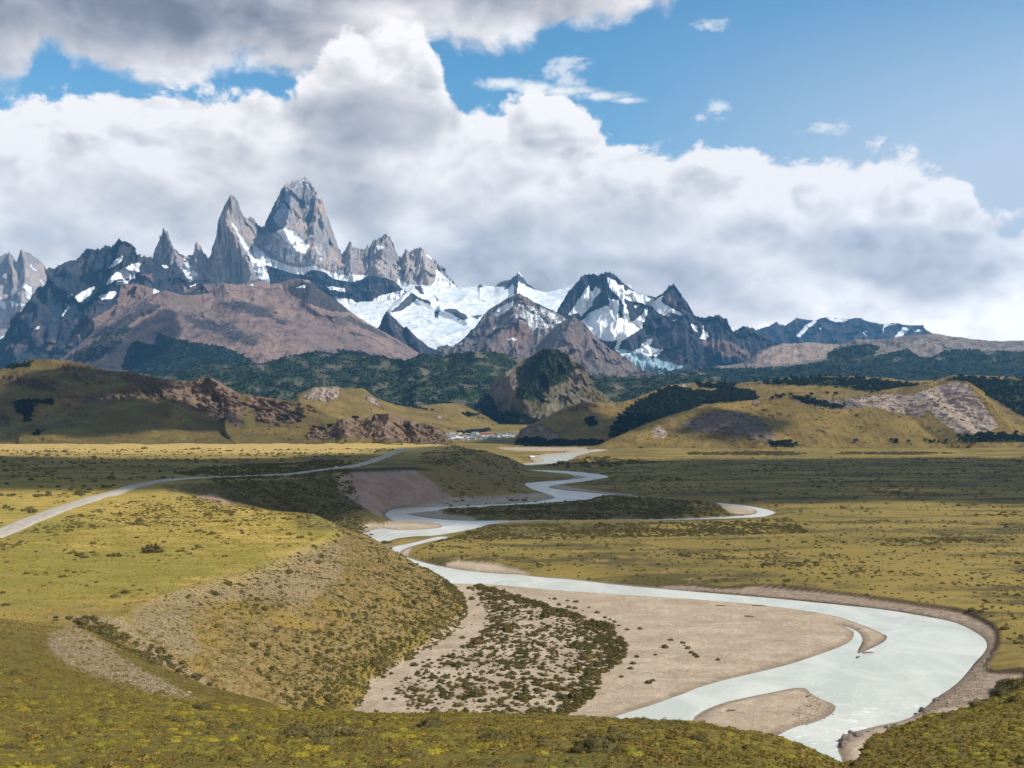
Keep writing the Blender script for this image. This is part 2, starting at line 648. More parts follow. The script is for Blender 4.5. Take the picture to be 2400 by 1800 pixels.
def mat_water():
    g, bs = mat('water')
    p = wpos(g)
    n1 = g.noise(g.vmul(p, (1, 0.6, 1)), 0.035, 6, 0.66, 0.8)
    c = g.mix(g.ss(n1, 0.35, 0.65), (0.49, 0.495, 0.405), (0.63, 0.615, 0.515))
    # white water where the river drops over stones
    sep = g.n('ShaderNodeSeparateXYZ')
    g.put(sep.inputs[0], p)
    r = g.add(g.m('ABSOLUTE', g.mul(g.sub(sep.outputs[0], 112.0), 1 / 55.0)), g.m('ABSOLUTE', g.mul(g.sub(sep.outputs[1], 345.0), 1 / 50.0)))
    nf = g.noise(g.vmul(p, (0.75, 1.1, 1)), 0.20, 6, 0.72, 1.2)
    foam = g.mul(g.ss(r, 1.7, 0.4), g.mul(g.ss(nf, 0.55, 0.66), 0.8))
    c = g.mix(foam, c, (0.82, 0.84, 0.82))
    g.put(bs.inputs['Base Color'], c)
    bs.inputs['Roughness'].default_value = 0.22
    bs.inputs['Specular IOR Level'].default_value = 0.28
    n2 = g.noise(g.vmul(p, (0.6, 1.0, 1)), 0.9, 4, 0.6)
    bump(g, bs, g.add(n2, g.mul(g.noise(p, 0.15, 3, 0.5), 2.0)), 0.10, 0.6)


def mat_road():
    g, bs = mat('road')
    p = wpos(g)
    n = g.noise(p, 0.25, 5, 0.65)
    g.put(bs.inputs['Base Color'], g.mix(g.ss(n, 0.35, 0.65), (0.34, 0.295, 0.235), (0.45, 0.40, 0.33)))


def mat_rock(name, rockA, rockB, rockC, veg, lam, snow=(0.80, 0.82, 0.84), alt=(0.3, 0.2, 0.16), strata=0.0, edge=0.35, bstr=0.7, speck=0.0, streak=0.3):
    """mountain surface; attribute mask = snow, vegetation, alternative rock and painted shade, ice / bare grass"""
    g, bs = mat(name)
    p = wpos(g)
    snw, vg, al, gs = attr(g, 'mask')
    sc = 1.0 / lam
    nL = g.noise(p, sc * 0.5, 4, 0.6)
    nM = g.noise(g.vmul(p, (1, 1, 0.35)), sc * 2.2, 5, 0.62, 0.4)
    nF = g.noise(p, sc * 9.0, 4, 0.68)
    c = g.mix(g.ss(nL, 0.38, 0.62), rockA, rockB)
    c = g.mix(g.mul(g.ss(nM, 0.48, 0.64), 0.85), c, rockC)
    nV = g.noise(g.vmul(p, (1, 1, 0.14)), sc * 7.0, 4, 0.65)
    vk = g.lin(nV, 0.3, 0.7, 1.0 - streak, 1.0 + streak)
    kk = g.n('ShaderNodeCombineColor')
    for i in range(3):
        g.put(kk.inputs[i], vk)
    cm = g.n('ShaderNodeMix', data_type='RGBA', blend_type='MULTIPLY')
    cm.inputs[0].default_value = 1.0
    g.put(cm.inputs[6], c)
    g.put(cm.inputs[7], kk.outputs[0])
    c = cm.outputs[2]
    brk = g.add(g.mul(g.sub(nM, 0.5), 0.9), g.mul(g.sub(nF, 0.5), 0.7))
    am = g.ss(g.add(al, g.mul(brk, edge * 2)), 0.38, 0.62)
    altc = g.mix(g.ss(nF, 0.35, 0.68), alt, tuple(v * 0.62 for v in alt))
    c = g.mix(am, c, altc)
    gm = g.ss(g.add(gs, g.mul(brk, edge * 2)), 0.38, 0.62)
    grass = M_GRASS.get(name, (0.23, 0.17, 0.035))
    gc = g.mix(g.ss(nL, 0.36, 0.62), grass, tuple(v * f for v, f in zip(grass, (0.60, 0.62, 0.70))))
    gc = g.mix(g.mul(g.ss(nM, 0.46, 0.66), 0.55), gc, tuple(v * f for v, f in zip(grass, (0.70, 0.56, 0.75))))
    gc = g.mix(g.mul(g.ss(nF, 0.48, 0.62), 0.7), gc, tuple(v * 0.45 for v in grass))
    c = g.mix(gm, c, gc)
    vm = g.ss(g.add(vg, g.mul(brk, edge * 2)), 0.38, 0.62)
    vc = g.mix(g.ss(nF, 0.35, 0.65), tuple(v * 0.6 for v in veg), tuple(v * 1.3 for v in veg))
    c = g.mix(vm, c, vc)
    sm = g.ss(g.add(snw, g.mul(brk, edge * 2.4)), 0.42, 0.58)
    if speck:
        sm = g.mx(sm, g.mul(g.ss(nF, 0.60, 0.66), g.mul(g.ss(nL, 0.45, 0.6), speck)))
    c = g.mix(sm, c, snow)
    g.put(bs.inputs['Base Color'], c)
    h = g.add(g.add(g.mul(nM, 1.0), g.mul(nF, 0.5)), g.mul(nV, 0.5))
    h = g.mul(h, g.sub(1.0, g.mul(sm, 0.8)))
    bump(g, bs, h, bstr, lam * 0.10)


M_GRASS = {}
# ------------------------------------------------------------------ the valley: terrace, bluffs, river bed, near hill
ZT = 34.0                                              # height of the left terrace over the river


def W(pts, z=0.0):
    """outline read off the photograph -> plan of it on the level z"""
    a = np.asarray(pts, float)
    X, Y = unproj_z(a[:, 0], a[:, 1], z)
    return list(zip(X, Y))


RIM = [(1098, 1049), (1134, 1055), (1150, 1060), (1120, 1066), (1062, 1076), (1015, 1091), (968, 1098), (890, 1101), (819, 1103), (760, 1112), (687, 1119), (542, 1126),
       (440, 1134), (400, 1143), (420, 1155), (470, 1161), (506, 1163), (553, 1187), (593, 1191), (651, 1201), (723, 1206), (765, 1220), (785, 1240), (759, 1258),
       (669, 1300), (629, 1328), (564, 1346), (488, 1364), (391, 1393), (318, 1425), (289, 1446), (217, 1441), (72, 1439), (-200, 1437)]
RIMW = W(RIM, ZT) + [(-900, 330), (-6000, 330), (-6000, 2700), (-900, 2700), (-260, 2330)]
FOOT = [(1215, 1066), (1228, 1085), (1236, 1108), (1203, 1131), (1225, 1142), (1262, 1153), (1240, 1160), (1152, 1165), (1062, 1172), (1007, 1184), (917, 1191), (897, 1208),
        (917, 1221), (880, 1236), (835, 1244), (740, 1224), (700, 1236), (760, 1258), (868, 1262), (905, 1290), (950, 1323), (1000, 1357), (1040, 1369), (1078, 1392),
        (1092, 1430), (1093, 1452), (1052, 1490), (975, 1535), (930, 1560), (868, 1598), (850, 1622), (826, 1665), (727, 1712), (600, 1817)]
FOOTW = W(FOOT, 0.0) + [(-150, 275), (-900, 275), (-6200, 275), (-6200, 2950), (-900, 2950), (-260, 2580)]
RIMW = smooth_poly(RIMW[:len(RIM)], 1, False) + RIMW[len(RIM):]
FOOTW = smooth_poly(FOOTW[:len(FOOT)], 1, False) + FOOTW[len(FOOT):]

# near hill on which the photographer stands and its neighbour to the right: per bearing (py, distance) samples, then (height, distance) out of sight
_COLS = {
    -600: (((1800, 70), (1700, 106), (1600, 170), (1520, 250), (1460, 330)), ((40, 420), (34, 480))),
    -300: (((1800, 68), (1700, 105), (1600, 170), (1520, 250), (1460, 330)), ((36, 380), (30, 450))),
    0:    (((1800, 66), (1720, 95), (1640, 145), (1560, 215), (1490, 290), (1448, 345)), ((33, 362), (26, 420))),
    110:  (((1800, 66), (1700, 108), (1620, 175), (1560, 235), (1522, 288), (1470, 335)), ((31, 356), (20, 400))),
    200:  (((1800, 66), (1700, 110), (1640, 170), (1584, 255), (1530, 292), (1470, 338)), ((26, 352), (10, 400))),
    330:  (((1800, 66), (1720, 98), (1660, 160), (1622, 235), (1592, 262), (1548, 303), (1528, 338)), ((12, 370),)),
    480:  (((1800, 66), (1730, 95), (1680, 145), (1648, 222), (1624, 262), (1602, 322)), ((2, 350),)),
    650:  (((1800, 65), (1740, 90), (1690, 138), (1664, 205), (1656, 250), (1646, 312)), ((-6, 345),)),
    850:  (((1800, 65), (1740, 90), (1694, 130), (1666, 200)), ((30, 225), (3, 280), (-10, 330))),
    1050: (((1800, 64), (1745, 86), (1700, 122), (1672, 182)), ((33, 205), (3, 255), (-20, 300))),
    1300: (((1800, 64), (1742, 88), (1698, 124), (1674, 168)), ((37, 190), (2, 240), (-20, 290))),
    1500: (((1800, 64), (1742, 90), (1702, 124), (1679, 158)), ((39, 180), (0, 232), (-20, 280))),
    1650: (((1800, 66), (1748, 90), (1710, 122), (1686, 150)), ((41, 168), (0, 222), (-20, 270))),
    1800: (((1790, 72), (1756, 98), (1718, 140)), ((43, 156), (0, 212), (-20, 260))),
    1880: (((1790, 86), (1760, 118), (1740, 146)), ((40, 160), (0, 208), (-20, 260))),
    1950: (((1795, 106), (1782, 124), (1772, 138)), ((36, 154), (0, 205), (-20, 260))),
    1978: (((1800, 112), (1790, 126)), ((40, 145), (-2, 205), (-20, 260))),
    2000: (((1790, 112), (1755, 140), (1730, 156)), ((38, 165), (-2, 215), (-20, 260))),
    2060: (((1790, 106), (1748, 135), (1704, 172)), ((36, 190), (-2, 240), (-20, 290))),
    2150: (((1790, 98), (1730, 132), (1678, 186)), ((38, 204), (0, 258), (-20, 300))),
    2280: (((1790, 90), (1712, 132), (1646, 202)), ((38, 222), (2, 280), (-20, 330))),
    2400: (((1800, 86), (1700, 132), (1608, 216)), ((38, 240), (2, 300), (-20, 350))),
    2650: (((1800, 82), (1680, 130), (1580, 230)), ((36, 260), (2, 330), (-20, 380))),
    3000: (((1800, 80), (1660, 130), (1550, 240)), ((36, 280), (2, 360), (-20, 400))),
    3600: (((1800, 80), (1660, 130), (1540, 240)), ((36, 300), (2, 380), (-20, 430))),
}
_gx, _gy = np.arange(-600, 3601, 12.0), np.arange(-80, 521, 2.0)
_rows = []
for _px, (_vis, _hid) in _COLS.items():
    _yy, _zz = [-80, 30], [92.0, 86.5]
    for _py, _Y in _vis:
        _yy.append(_Y)
        _zz.append(float(unproj_y(_px, _py, _Y)[1]))
    for _h, _Y in _hid:
        _yy.append(_Y)
        _zz.append(_h)
    _yy.append(_yy[-1] + 80)
    _zz.append(_zz[-1] - 30 if _px > 300 else 5)
    _rows.append(np.interp(_gy, _yy, _zz))
_rows = np.array(_rows)
_cx = np.array(list(_COLS), float)
_FZ = np.array([np.interp(_gx, _cx, _rows[:, j]) for j in range(len(_gy))])        # [Y, px]


def _blur(A, sig, ax):
    r = int(sig * 3)
    k = np.exp(-0.5 * (np.arange(-r, r + 1) / sig) ** 2)
    k /= k.sum()
    pad = [(0, 0), (0, 0)]
    pad[ax] = (r, r)
    return np.apply_along_axis(lambda v: np.convolve(v, k, 'valid'), ax, np.pad(A, pad, 'edge'))


_FZ = _blur(_blur(_FZ, 1.4, 1), 1.4, 0)


def bilin(F, gx, gy, X, Y):
    fx = np.clip((X - gx[0]) / (gx[1] - gx[0]), 0, len(gx) - 1.001)
    fy = np.clip((Y - gy[0]) / (gy[1] - gy[0]), 0, len(gy) - 1.001)
    i, j = fx.astype(int), fy.astype(int)
    a, b = fx - i, fy - j
    return (F[j, i] * (1 - a) + F[j, i + 1] * a) * (1 - b) + (F[j + 1, i] * (1 - a) + F[j + 1, i + 1] * a) * b


# the water of the river, outlines on the level of the water
RIVER = [
    # near bend with its narrow head
    C5((395, 960), (460, 1000), (520, 1042)) + [(905, 1272)] + C5((600, 1090), (640, 1115), (700, 1170), (770, 1220), (860, 1275), (930, 1290), (1100, 1295)) +
    C7((1000, 470), (1200, 490), (1500, 515), (1800, 535)) + C8((0, 560), (250, 580), (500, 600), (800, 640), (1000, 675), (1100, 710), (1200, 745), (1290, 785), (1332, 810), (1290, 850),
    (1200, 892), (1130, 922), (1140, 890), (1172, 830), (1140, 775), (1060, 740), (1000, 728), (1060, 748), (1118, 780), (1090, 840), (1000, 882), (850, 935), (700, 985), (500, 1035),
    (300, 1080), (100, 1135), (0, 1180)) + C7((2150, 1200), (2000, 1255), (1830, 1305), (1700, 1350)) + [(1330, 1730), (1300, 1800), (1420, 1830), (1560, 1760), (1618, 1700), (1632, 1674)] +
    C8((250, 1238), (400, 1205), (600, 1165), (720, 1140), (800, 1140), (830, 1180), (900, 1215), (990, 1250), (985, 1290), (930, 1330), (850, 1365), (720, 1392)) +
    [(1800, 1735), (1780, 1800), (1850, 1860), (1985, 1840), (1975, 1780)] + C8((1000, 1530), (1030, 1480), (1100, 1430), (1250, 1388), (1450, 1350), (1560, 1280), (1650, 1200), (1760, 1130),
    (1830, 1060), (1900, 970), (1960, 910), (1980, 860), (1950, 810), (1850, 750), (1750, 710), (1600, 680), (1300, 630), (1000, 600), (600, 560), (300, 535), (0, 510)) +
    C7((1800, 475), (1500, 437), (1300, 425), (1150, 405), (1000, 400), (800, 380), (650, 355), (520, 325), (420, 292), (365, 275), (400, 240), (480, 215), (600, 184), (710, 165)) +
    C7((640, 158), (560, 175), (480, 198), (330, 224), (322, 250), (305, 215), (290, 196), (350, 172), (450, 160), (600, 155), (750, 130), (900, 100), (950, 77), (1200, 66), (1700, 58)) +
    [(1567, 1221.5), (1716, 1217.5), (1784, 1212.5), (1806, 1207), (1820, 1201), (1798, 1194), (1739, 1183), (1671, 1178), (1603, 1174), (1513, 1165), (1440, 1159.5), (1423, 1158)] +
    [(1351, 1152), (1293, 1145), (1282, 1139), (1351, 1131), (1405, 1122), (1434, 1117), (1387, 1109), (1315, 1103), (1243, 1101), (1236, 1104), (1315, 1110), (1376, 1117), (1369, 1121),
     (1315, 1126), (1243, 1131), (1214, 1137), (1243, 1146), (1275, 1155), (1304, 1166), (1293, 1169), (1243, 1178), (1170, 1182), (1062, 1186), (953, 1189), (917, 1193), (899, 1207),
     (921, 1220), (931, 1222), (989, 1222), (1026, 1227), (1040, 1233), (1026, 1238), (971, 1242), (917, 1242), (899, 1237), (880, 1241)],
    [(1206, 1089.5), (1264, 1083), (1279, 1080.5), (1257, 1070), (1300, 1065.5), (1330, 1062.5), (1351, 1060), (1372, 1057), (1400, 1054), (1420, 1055), (1375, 1060.5), (1345, 1071), (1329, 1081), (1297, 1086), (1230, 1091.5)],
]
BARB = [(953, 1204), (1026, 1196), (1134, 1190.5), (1243, 1184), (1279, 1181), (1351, 1177), (1384, 1171), (1391, 1166), (1430, 1163), (1513, 1168), (1603, 1176.5), (1671, 1181), (1739, 1187),
        (1768, 1193), (1776, 1199), (1771, 1205), (1740, 1209), (1600, 1216), (1415, 1218), (1234, 1219.5), (1123, 1220), (1098, 1221), (1026, 1217), (982, 1211), (960, 1206)]
RIVERW = [smooth_poly(W(r), 1) for r in RIVER]
BARBW = smooth_poly(W(BARB), 1)

# bare gravel and sand beside the water
GRAVEL = [
    [(1040, 1368), (1125, 1372), (1172, 1386), (1198, 1395), (1270, 1421), (1361, 1446), (1433, 1475), (1476, 1518), (1462, 1554), (1422, 1583), (1415, 1616), (1375, 1659), (1330, 1690), (1330, 1760),
     (1480, 1690), (1600, 1632), (1853, 1560), (2000, 1510), (2090, 1493), (2034, 1465), (1962, 1440), (1781, 1413), (1451, 1390), (1162, 1366)],
    C8((50, 1330), (250, 1230), (600, 1155), (800, 1130), (1000, 1250), (990, 1300), (850, 1380), (600, 1450), (300, 1480), (0, 1450)),
    # the tan dry channel under the bluff
    C7((770, 500), (800, 620), (820, 700), (700, 810), (500, 930), (380, 1000), (200, 1100), (150, 1160), (170, 1290), (380, 1330), (400, 1260), (300, 1190), (310, 1140), (430, 1060), (600, 960),
       (760, 870), (860, 800), (930, 740), (910, 660), (885, 600), (860, 540)),
    # beach under the cut bank of the outer bend
    C8((-300, 500), (0, 488), (350, 520), (430, 492), (700, 516), (1000, 546), (1300, 586), (1600, 634), (1780, 660), (1900, 704), (2020, 765), (2030, 850), (1990, 930), (1940, 1010), (1990, 1070), (2212, 1060),
       (2212, 1100), (2010, 1160), (1960, 1260), (1700, 1290), (1560, 1300), (1500, 1360), (1640, 1210), (1830, 1060), (1960, 910), (1980, 860), (1940, 800), (1750, 705), (1300, 625), (600, 556), (0, 505)),
    # strips and bars upstream
    C7((640, 345), (800, 330), (1000, 350), (1140, 385), (1250, 415), (1150, 412), (1000, 405), (800, 386)), C7((350, 290), (380, 255), (470, 225), (440, 270), (430, 300)),
    [(899, 1237), (903, 1226), (931, 1221), (989, 1221), (1030, 1227), (1044, 1233), (1026, 1239), (971, 1243), (917, 1243)], [(830, 1243), (880, 1232), (905, 1233), (893, 1243), (850, 1252)],
    [(955, 1205), (985, 1198), (1035, 1197), (1040, 1208), (1100, 1214), (1125, 1221), (1026, 1219), (980, 1212)],
    [(1062, 1171), (1152, 1166), (1240, 1160), (1285, 1158), (1306, 1166), (1295, 1171), (1243, 1180), (1062, 1188), (917, 1194), (1007, 1184)],
    [(1320, 1111), (1345, 1112), (1380, 1117), (1370, 1123), (1330, 1126), (1350, 1119)], [(1280, 1139), (1300, 1136), (1350, 1146), (1450, 1158), (1513, 1163), (1423, 1160), (1351, 1154), (1293, 1147)],
    [(1655, 1181), (1739, 1186), (1770, 1193), (1778, 1200), (1770, 1206), (1720, 1208), (1700, 1200), (1690, 1190)],
    [(1200, 1095), (1262, 1086), (1240, 1077), (1255, 1068), (1310, 1063), (1360, 1055), (1420, 1052), (1430, 1057), (1360, 1066), (1335, 1083), (1298, 1090), (1240, 1095)],
    C8((980, 670), (1200, 742), (1335, 808), (1290, 850), (1200, 894), (1120, 925), (1140, 890), (1175, 830), (1140, 770), (1060, 735)),
    [(2164, 1660), (2124, 1686), (2052, 1701), (1998, 1715), (1965, 1740), (1990, 1830), (2200, 1780), (2330, 1700), (2360, 1640), (2250, 1615)],
    [(1160, 1050), (1200, 1049), (1420, 1050.5), (1420, 1056), (1300, 1060), (1190, 1058)],
]
GRAVELW = [smooth_poly(W(p), 1) for p in GRAVEL]
SHRUBFLAT = [(1079, 1385), (1125, 1374), (1198, 1393), (1270, 1419), (1361, 1444), (1433, 1473), (1476, 1518), (1462, 1552), (1420, 1583), (1412, 1616), (1370, 1659), (1300, 1720), (1000, 1720),
             (900, 1690), (865, 1663), (858, 1616), (937, 1562), (1097, 1453)]
SHRUBFLATW = W(SHRUBFLAT)
FLATZ = smooth_poly(W([(1040, 1366), (1125, 1368), (1433, 1455), (1500, 1518), (1430, 1620), (1375, 1680), (1300, 1760), (800, 1760), (850, 1622), (1093, 1452), (1078, 1392)]), 1)


def terrace(X, Y):
    """0 on the valley floor .. 1 on the terrace"""
    ir, ifo = inside(X, Y, RIMW), inside(X, Y, FOOTW)
    T = np.where(ir, 1.0, 0.0)
    k = ifo & ~ir
    if k.any():
        a, b = X[k], Y[k]
        dr, df = dist_line(a, b, RIMW[:len(RIMW) - 5]), dist_line(a, b, FOOTW[:len(FOOTW) - 6])
        t = df / (df + dr + 1e-6)
        T[k] = t
    return T


def ground_z(X, Y, parts=False):
    X = np.asarray(X, float)
    Y = np.asarray(Y, float)
    shp = X.shape
    X, Y = X.ravel(), Y.ravel()
    wob = fbm(X / 60, Y / 60, 3) * 6
    # valley floor: meadow 3 m over the water, gravel lower, water bed below
    zv = np.full(X.shape, 3.0) + fbm(X / 90 + 3, Y / 90, 4) * 0.9
    gr = np.full(X.shape, 30.0)
    for p in GRAVELW + [FLATZ]:
        gr = np.minimum(gr, sdf(X, Y, p, 30.0))
    zv = 0.75 + 0.35 * fbm(X / 25, Y / 25, 3) + (zv - 0.75) * sstep(gr, -0.8, 2.4)
    rv = np.full(X.shape, 60.0)
    for p in RIVERW:
        rv = np.minimum(rv, sdf(X, Y, p, 60.0))
    rv = np.maximum(rv, -sdf(X, Y, BARBW, 60.0))
    jit = fbm(X / 9, Y / 9, 3) * 0.8 * np.clip(np.abs(rv) / 2, 0, 1)
    zv = np.minimum(zv, (rv + jit) * 0.16 + 0.02)
    zv = np.maximum(zv, -1.3)
    # far floor climbs a little towards the village
    zv = zv + sstep(Y, 3300, 5200) * 46 * sstep(X, -700, 0) * sstep(X, 700, 200) + sstep(Y, 5200, 20000) * 120
    T = terrace(X + wob * 0.5, Y + wob * 0.5)
    gul = fbm(X / 26, Y / 26, 4, ridged=True) - 0.45
    gul2 = fbm(X / 7, Y / 7, 3)
    slope = np.clip(4 * T * (1 - T), 0, 1)
    Ts = np.clip(T + 0.10 * np.sin(T * math.pi) * (1 - T), 0, 1)
    top = ZT + fbm(X / 160, Y / 160, 4) * 3.0 * sstep(Y, 330, 700) + fbm(X / 40, Y / 40 + 9, 3) * 0.5
    zt = zv + (top - zv) * Ts - slope * (gul * 3.4 + gul2 * 0.8)
    # near hills
    F = bilin(_FZ, _gx, _gy, 1200 + FPX * X / np.maximum(Y, 60.0), Y)
    F = np.where(Y > 515, -50, F)
    near = sstep(Y, 505, 430)
    F = F * near - 60 * (1 - near) + fbm(X / 30, Y / 30, 4) * 0.8 + fbm(X / 6, Y / 6, 3) * 0.25
    k = 2.0
    hh = np.clip(0.5 + 0.5 * (F - zt) / k, 0, 1)
    z = zt * (1 - hh) + F * hh + k * hh * (1 - hh)
    z = np.where(rv < 25, np.where(F > 3, z, np.minimum(z, np.where(T > 0.02, z, zv))), z)
    if parts:
        return z.reshape(shp), T.reshape(shp), hh.reshape(shp), gr.reshape(shp), rv.reshape(shp), slope.reshape(shp)
    return z.reshape(shp)


def build_ground():
    rowsY = list(np.geomspace(34, 120, 90)) + list(np.linspace(120.6, 300, 200))
    py = 960 + FPX * CAMZ / 302.0
    while py > 1300:
        rowsY.append(FPX * CAMZ / (py - 960))
        py -= 1.55
    while py > 1046:
        rowsY.append(FPX * CAMZ / (py - 960))
        py -= 1.0
    rowsY += list(np.geomspace(rowsY[-1] * 1.01, 6000, 40)) + list(np.geomspace(6600, 21000, 10))
    rowsY = np.array(sorted(set([-60.0, -20.0, 5.0, 20.0] + rowsY)))
    t = np.linspace(-1, 1, 700)
    ang = np.where(np.abs(t) < .9, t / .9 * 0.52, np.sign(t) * (0.52 + (np.abs(t) - .9) * 5.0))
    Yg = np.repeat(rowsY[:, None], len(ang), 1)
    Xg = np.maximum(Yg, 60) * ang[None]
    z, T, hh, gr, rv, slope = ground_z(Xg, Yg, True)
    px, py = proj(Xg, Yg, z)
    px = np.where(Yg < 30, -9999, px)
    nw = fbm(Xg / 14, Yg / 14, 4) * 5
    # what covers the ground
    grav = np.maximum(sstep(-gr + fbm(Xg / 8, Yg / 8, 3) * 1.5, -1.0, 1.0), sstep(rv, 2.0, 0.0) * (T < .5))
    cliff = mask(px + nw, py + nw, [C5((240, 610), (330, 560), (740, 548), (870, 640), (1000, 745), (850, 785), (600, 805), (545, 855), (400, 785), (270, 695)),
                                    C4((1280, 1010), (1380, 990), (1440, 1020), (1520, 1070), (1420, 1050))], 4)
    stony = mask(px + nw, py + nw, [C6((300, 860), (330, 790), (470, 740), (560, 780), (700, 860), (760, 930), (900, 1010), (1100, 1110), (1250, 1200), (1050, 1190), (850, 1130), (600, 1060), (420, 980)),
                                    C6((830, 690), (900, 610), (1100, 525), (1400, 440), (1560, 400), (1750, 350), (1850, 280), (2100, 190), (2212, 210), (2212, 420), (1980, 600), (1800, 560),
                                       (1500, 560), (1200, 640), (1300, 900), (1180, 960), (1000, 850))], 14, 60)
    stony2 = mask(px + nw, py + nw, [C6((300, 680), (560, 670), (800, 680), (900, 800), (1050, 900), (1350, 1090), (1380, 1160), (1300, 1100), (1050, 1000), (900, 930), (850, 830), (700, 730))], 8)
    brush = mask(px + nw, py + nw, [C4((1050, 930), (1900, 890), (2212, 880), (2212, 1170), (2000, 1115), (1650, 1078), (1500, 1060), (1400, 990), (1100, 985)),
                                    [(760, 1112), (800, 1150), (850, 1190), (900, 1215), (905, 1228), (830, 1245), (700, 1240), (640, 1150)]], 6)
    brush2 = mask(px, py, [[(1040, 1200), (1250, 1190), (1600, 1180), (1680, 1200), (1500, 1215), (1130, 1218)], C5((1220, 915), (1700, 880), (2212, 880), (2212, 960), (1400, 980), (1000, 1000))], 8)
    golden = np.clip(sstep(Yg, 1450, 1800) * (T > .9) * sstep(-Xg, 60, 160), 0, 1)
    dry = np.clip(sstep(Yg, 340, 420) * (T > .9) * sstep(Yg, 1150, 800), 0, 1)
    near = hh * sstep(Yg, 360, 240)
    soil = mask(px + nw * .3, py, [C5((250, 600), (330, 548), (740, 535), (900, 560), (740, 560), (330, 572))], 2)
    scarp = sstep(gr, -1.2, 0.4) * sstep(gr, 3.2, 1.2) * sstep(Yg, 300, 420) * (Xg > 60) * sstep(Xg, 60, 120) * (T < .1) * (rv < 40)
    me = new_mesh('ground', np.stack([Xg.ravel(), Yg.ravel(), z.ravel()], 1), grid_faces(*Xg.shape), [M['ground']], True,
                  {'zone': rgba(grav, np.maximum(np.maximum(stony * .62, cliff), stony2 * .75), np.maximum(brush, brush2 * .8), near),
                   'zone2': rgba(golden, dry, np.maximum(soil, scarp), cliff),
                   'zone3': rgba(slope * (hh < .5) * (T > .03), sstep(rv + fbm(Xg / 5, Yg / 5, 3) * 2, 4.5, 0.5), sstep(-sdf(Xg, Yg, GRAVELW[3], 30.0), -1.0, 1.0), np.zeros_like(T))})
    struct('ground', me)
    global ZMIN
    ZMIN = float(z.min())
    # the water
    xs = [p for r in RIVERW for p in r]
    w0 = np.array([p[0] for p in xs])
    w1 = np.array([p[1] for p in xs])
    gx, gy = np.linspace(w0.min() - 30, w0.max() + 30, 60), np.linspace(w1.min() - 20, w1.max() + 40, 160)
    a, b = np.meshgrid(gx, gy)
    fc = grid_faces(*a.shape)
    cx, cy = a.ravel()[fc].mean(1), b.ravel()[fc].mean(1)
    rv = np.full(cx.shape, 60.0)
    for p in RIVERW:
        rv = np.minimum(rv, sdf(cx, cy, p, 60.0))
    fc = fc[rv < 45]
    foam = np.zeros(a.shape)
    me = new_mesh('river', np.stack([a.ravel(), b.ravel(), np.zeros(a.size)], 1), fc, [M['water']], True)
    struct('river', me)


# ------------------------------------------------------------------ the gravel road on the terrace
ROAD = [(-260, 1345), (-120, 1300), (0, 1251), (90, 1214), (180, 1180), (230, 1165), (290, 1146), (340, 1134), (400, 1127), (500, 1120), (600, 1114.5), (700, 1107), (780, 1099), (826, 1094.5), (860, 1086), (900, 1071), (940, 1054.5), (955, 1050)]


def build_road():
    c = np.array(smooth_poly(W(ROAD, ZT), 3, False))
    seg = np.linalg.norm(np.diff(c, axis=0), axis=1)
    s = np.concatenate([[0], np.cumsum(seg)])
    n = 400
    si = np.linspace(0, s[-1], n)
    c = np.stack([np.interp(si, s, c[:, 0]), np.interp(si, s, c[:, 1])], 1)
    tg = np.gradient(c, axis=0)
    tg /= np.linalg.norm(tg, axis=1)[:, None]
    nm = np.stack([-tg[:, 1], tg[:, 0]], 1)
    offs = np.array([-7.8, -5.9, -4.2, -1.4, 1.4, 4.2, 5.9, 7.8])
    up = np.array([-0.7, 0.6, 0.9, 1.0, 1.0, 0.9, 0.6, -0.7])
    P = c[:, None] + nm[:, None] * (offs[None, :, None] * (1 + 0.05 * RNG.normal(size=(n, 8, 1)) * 0.5))
    zc = ground_z(P[..., 0], P[..., 1])
    zc = np.maximum(zc, zc.mean(1, keepdims=True))
    zc = zc.max(1, keepdims=True) * 0.6 + zc * 0.4
    k = np.ones(9) / 9
    zs = np.stack([np.convolve(np.pad(zc[:, i], 4, 'edge'), k, 'valid') for i in range(8)], 1)
    co = np.concatenate([P, (zs + up[None])[..., None]], 2).reshape(-1, 3)
    struct('road', new_mesh('road', co, grid_faces(n, 8), [M['road']], True))
    return c, zs[:, 3] + 1.0


# ------------------------------------------------------------------ mountains and hills
LAYERS = {}


def col_of(line, px):
    """value of a traced line (or a constant) at the columns px"""
    if np.isscalar(line):
        return np.full(px.shape, float(line))
    a = np.array(sorted(line), float)
    return np.interp(px, a[:, 0], a[:, 1])


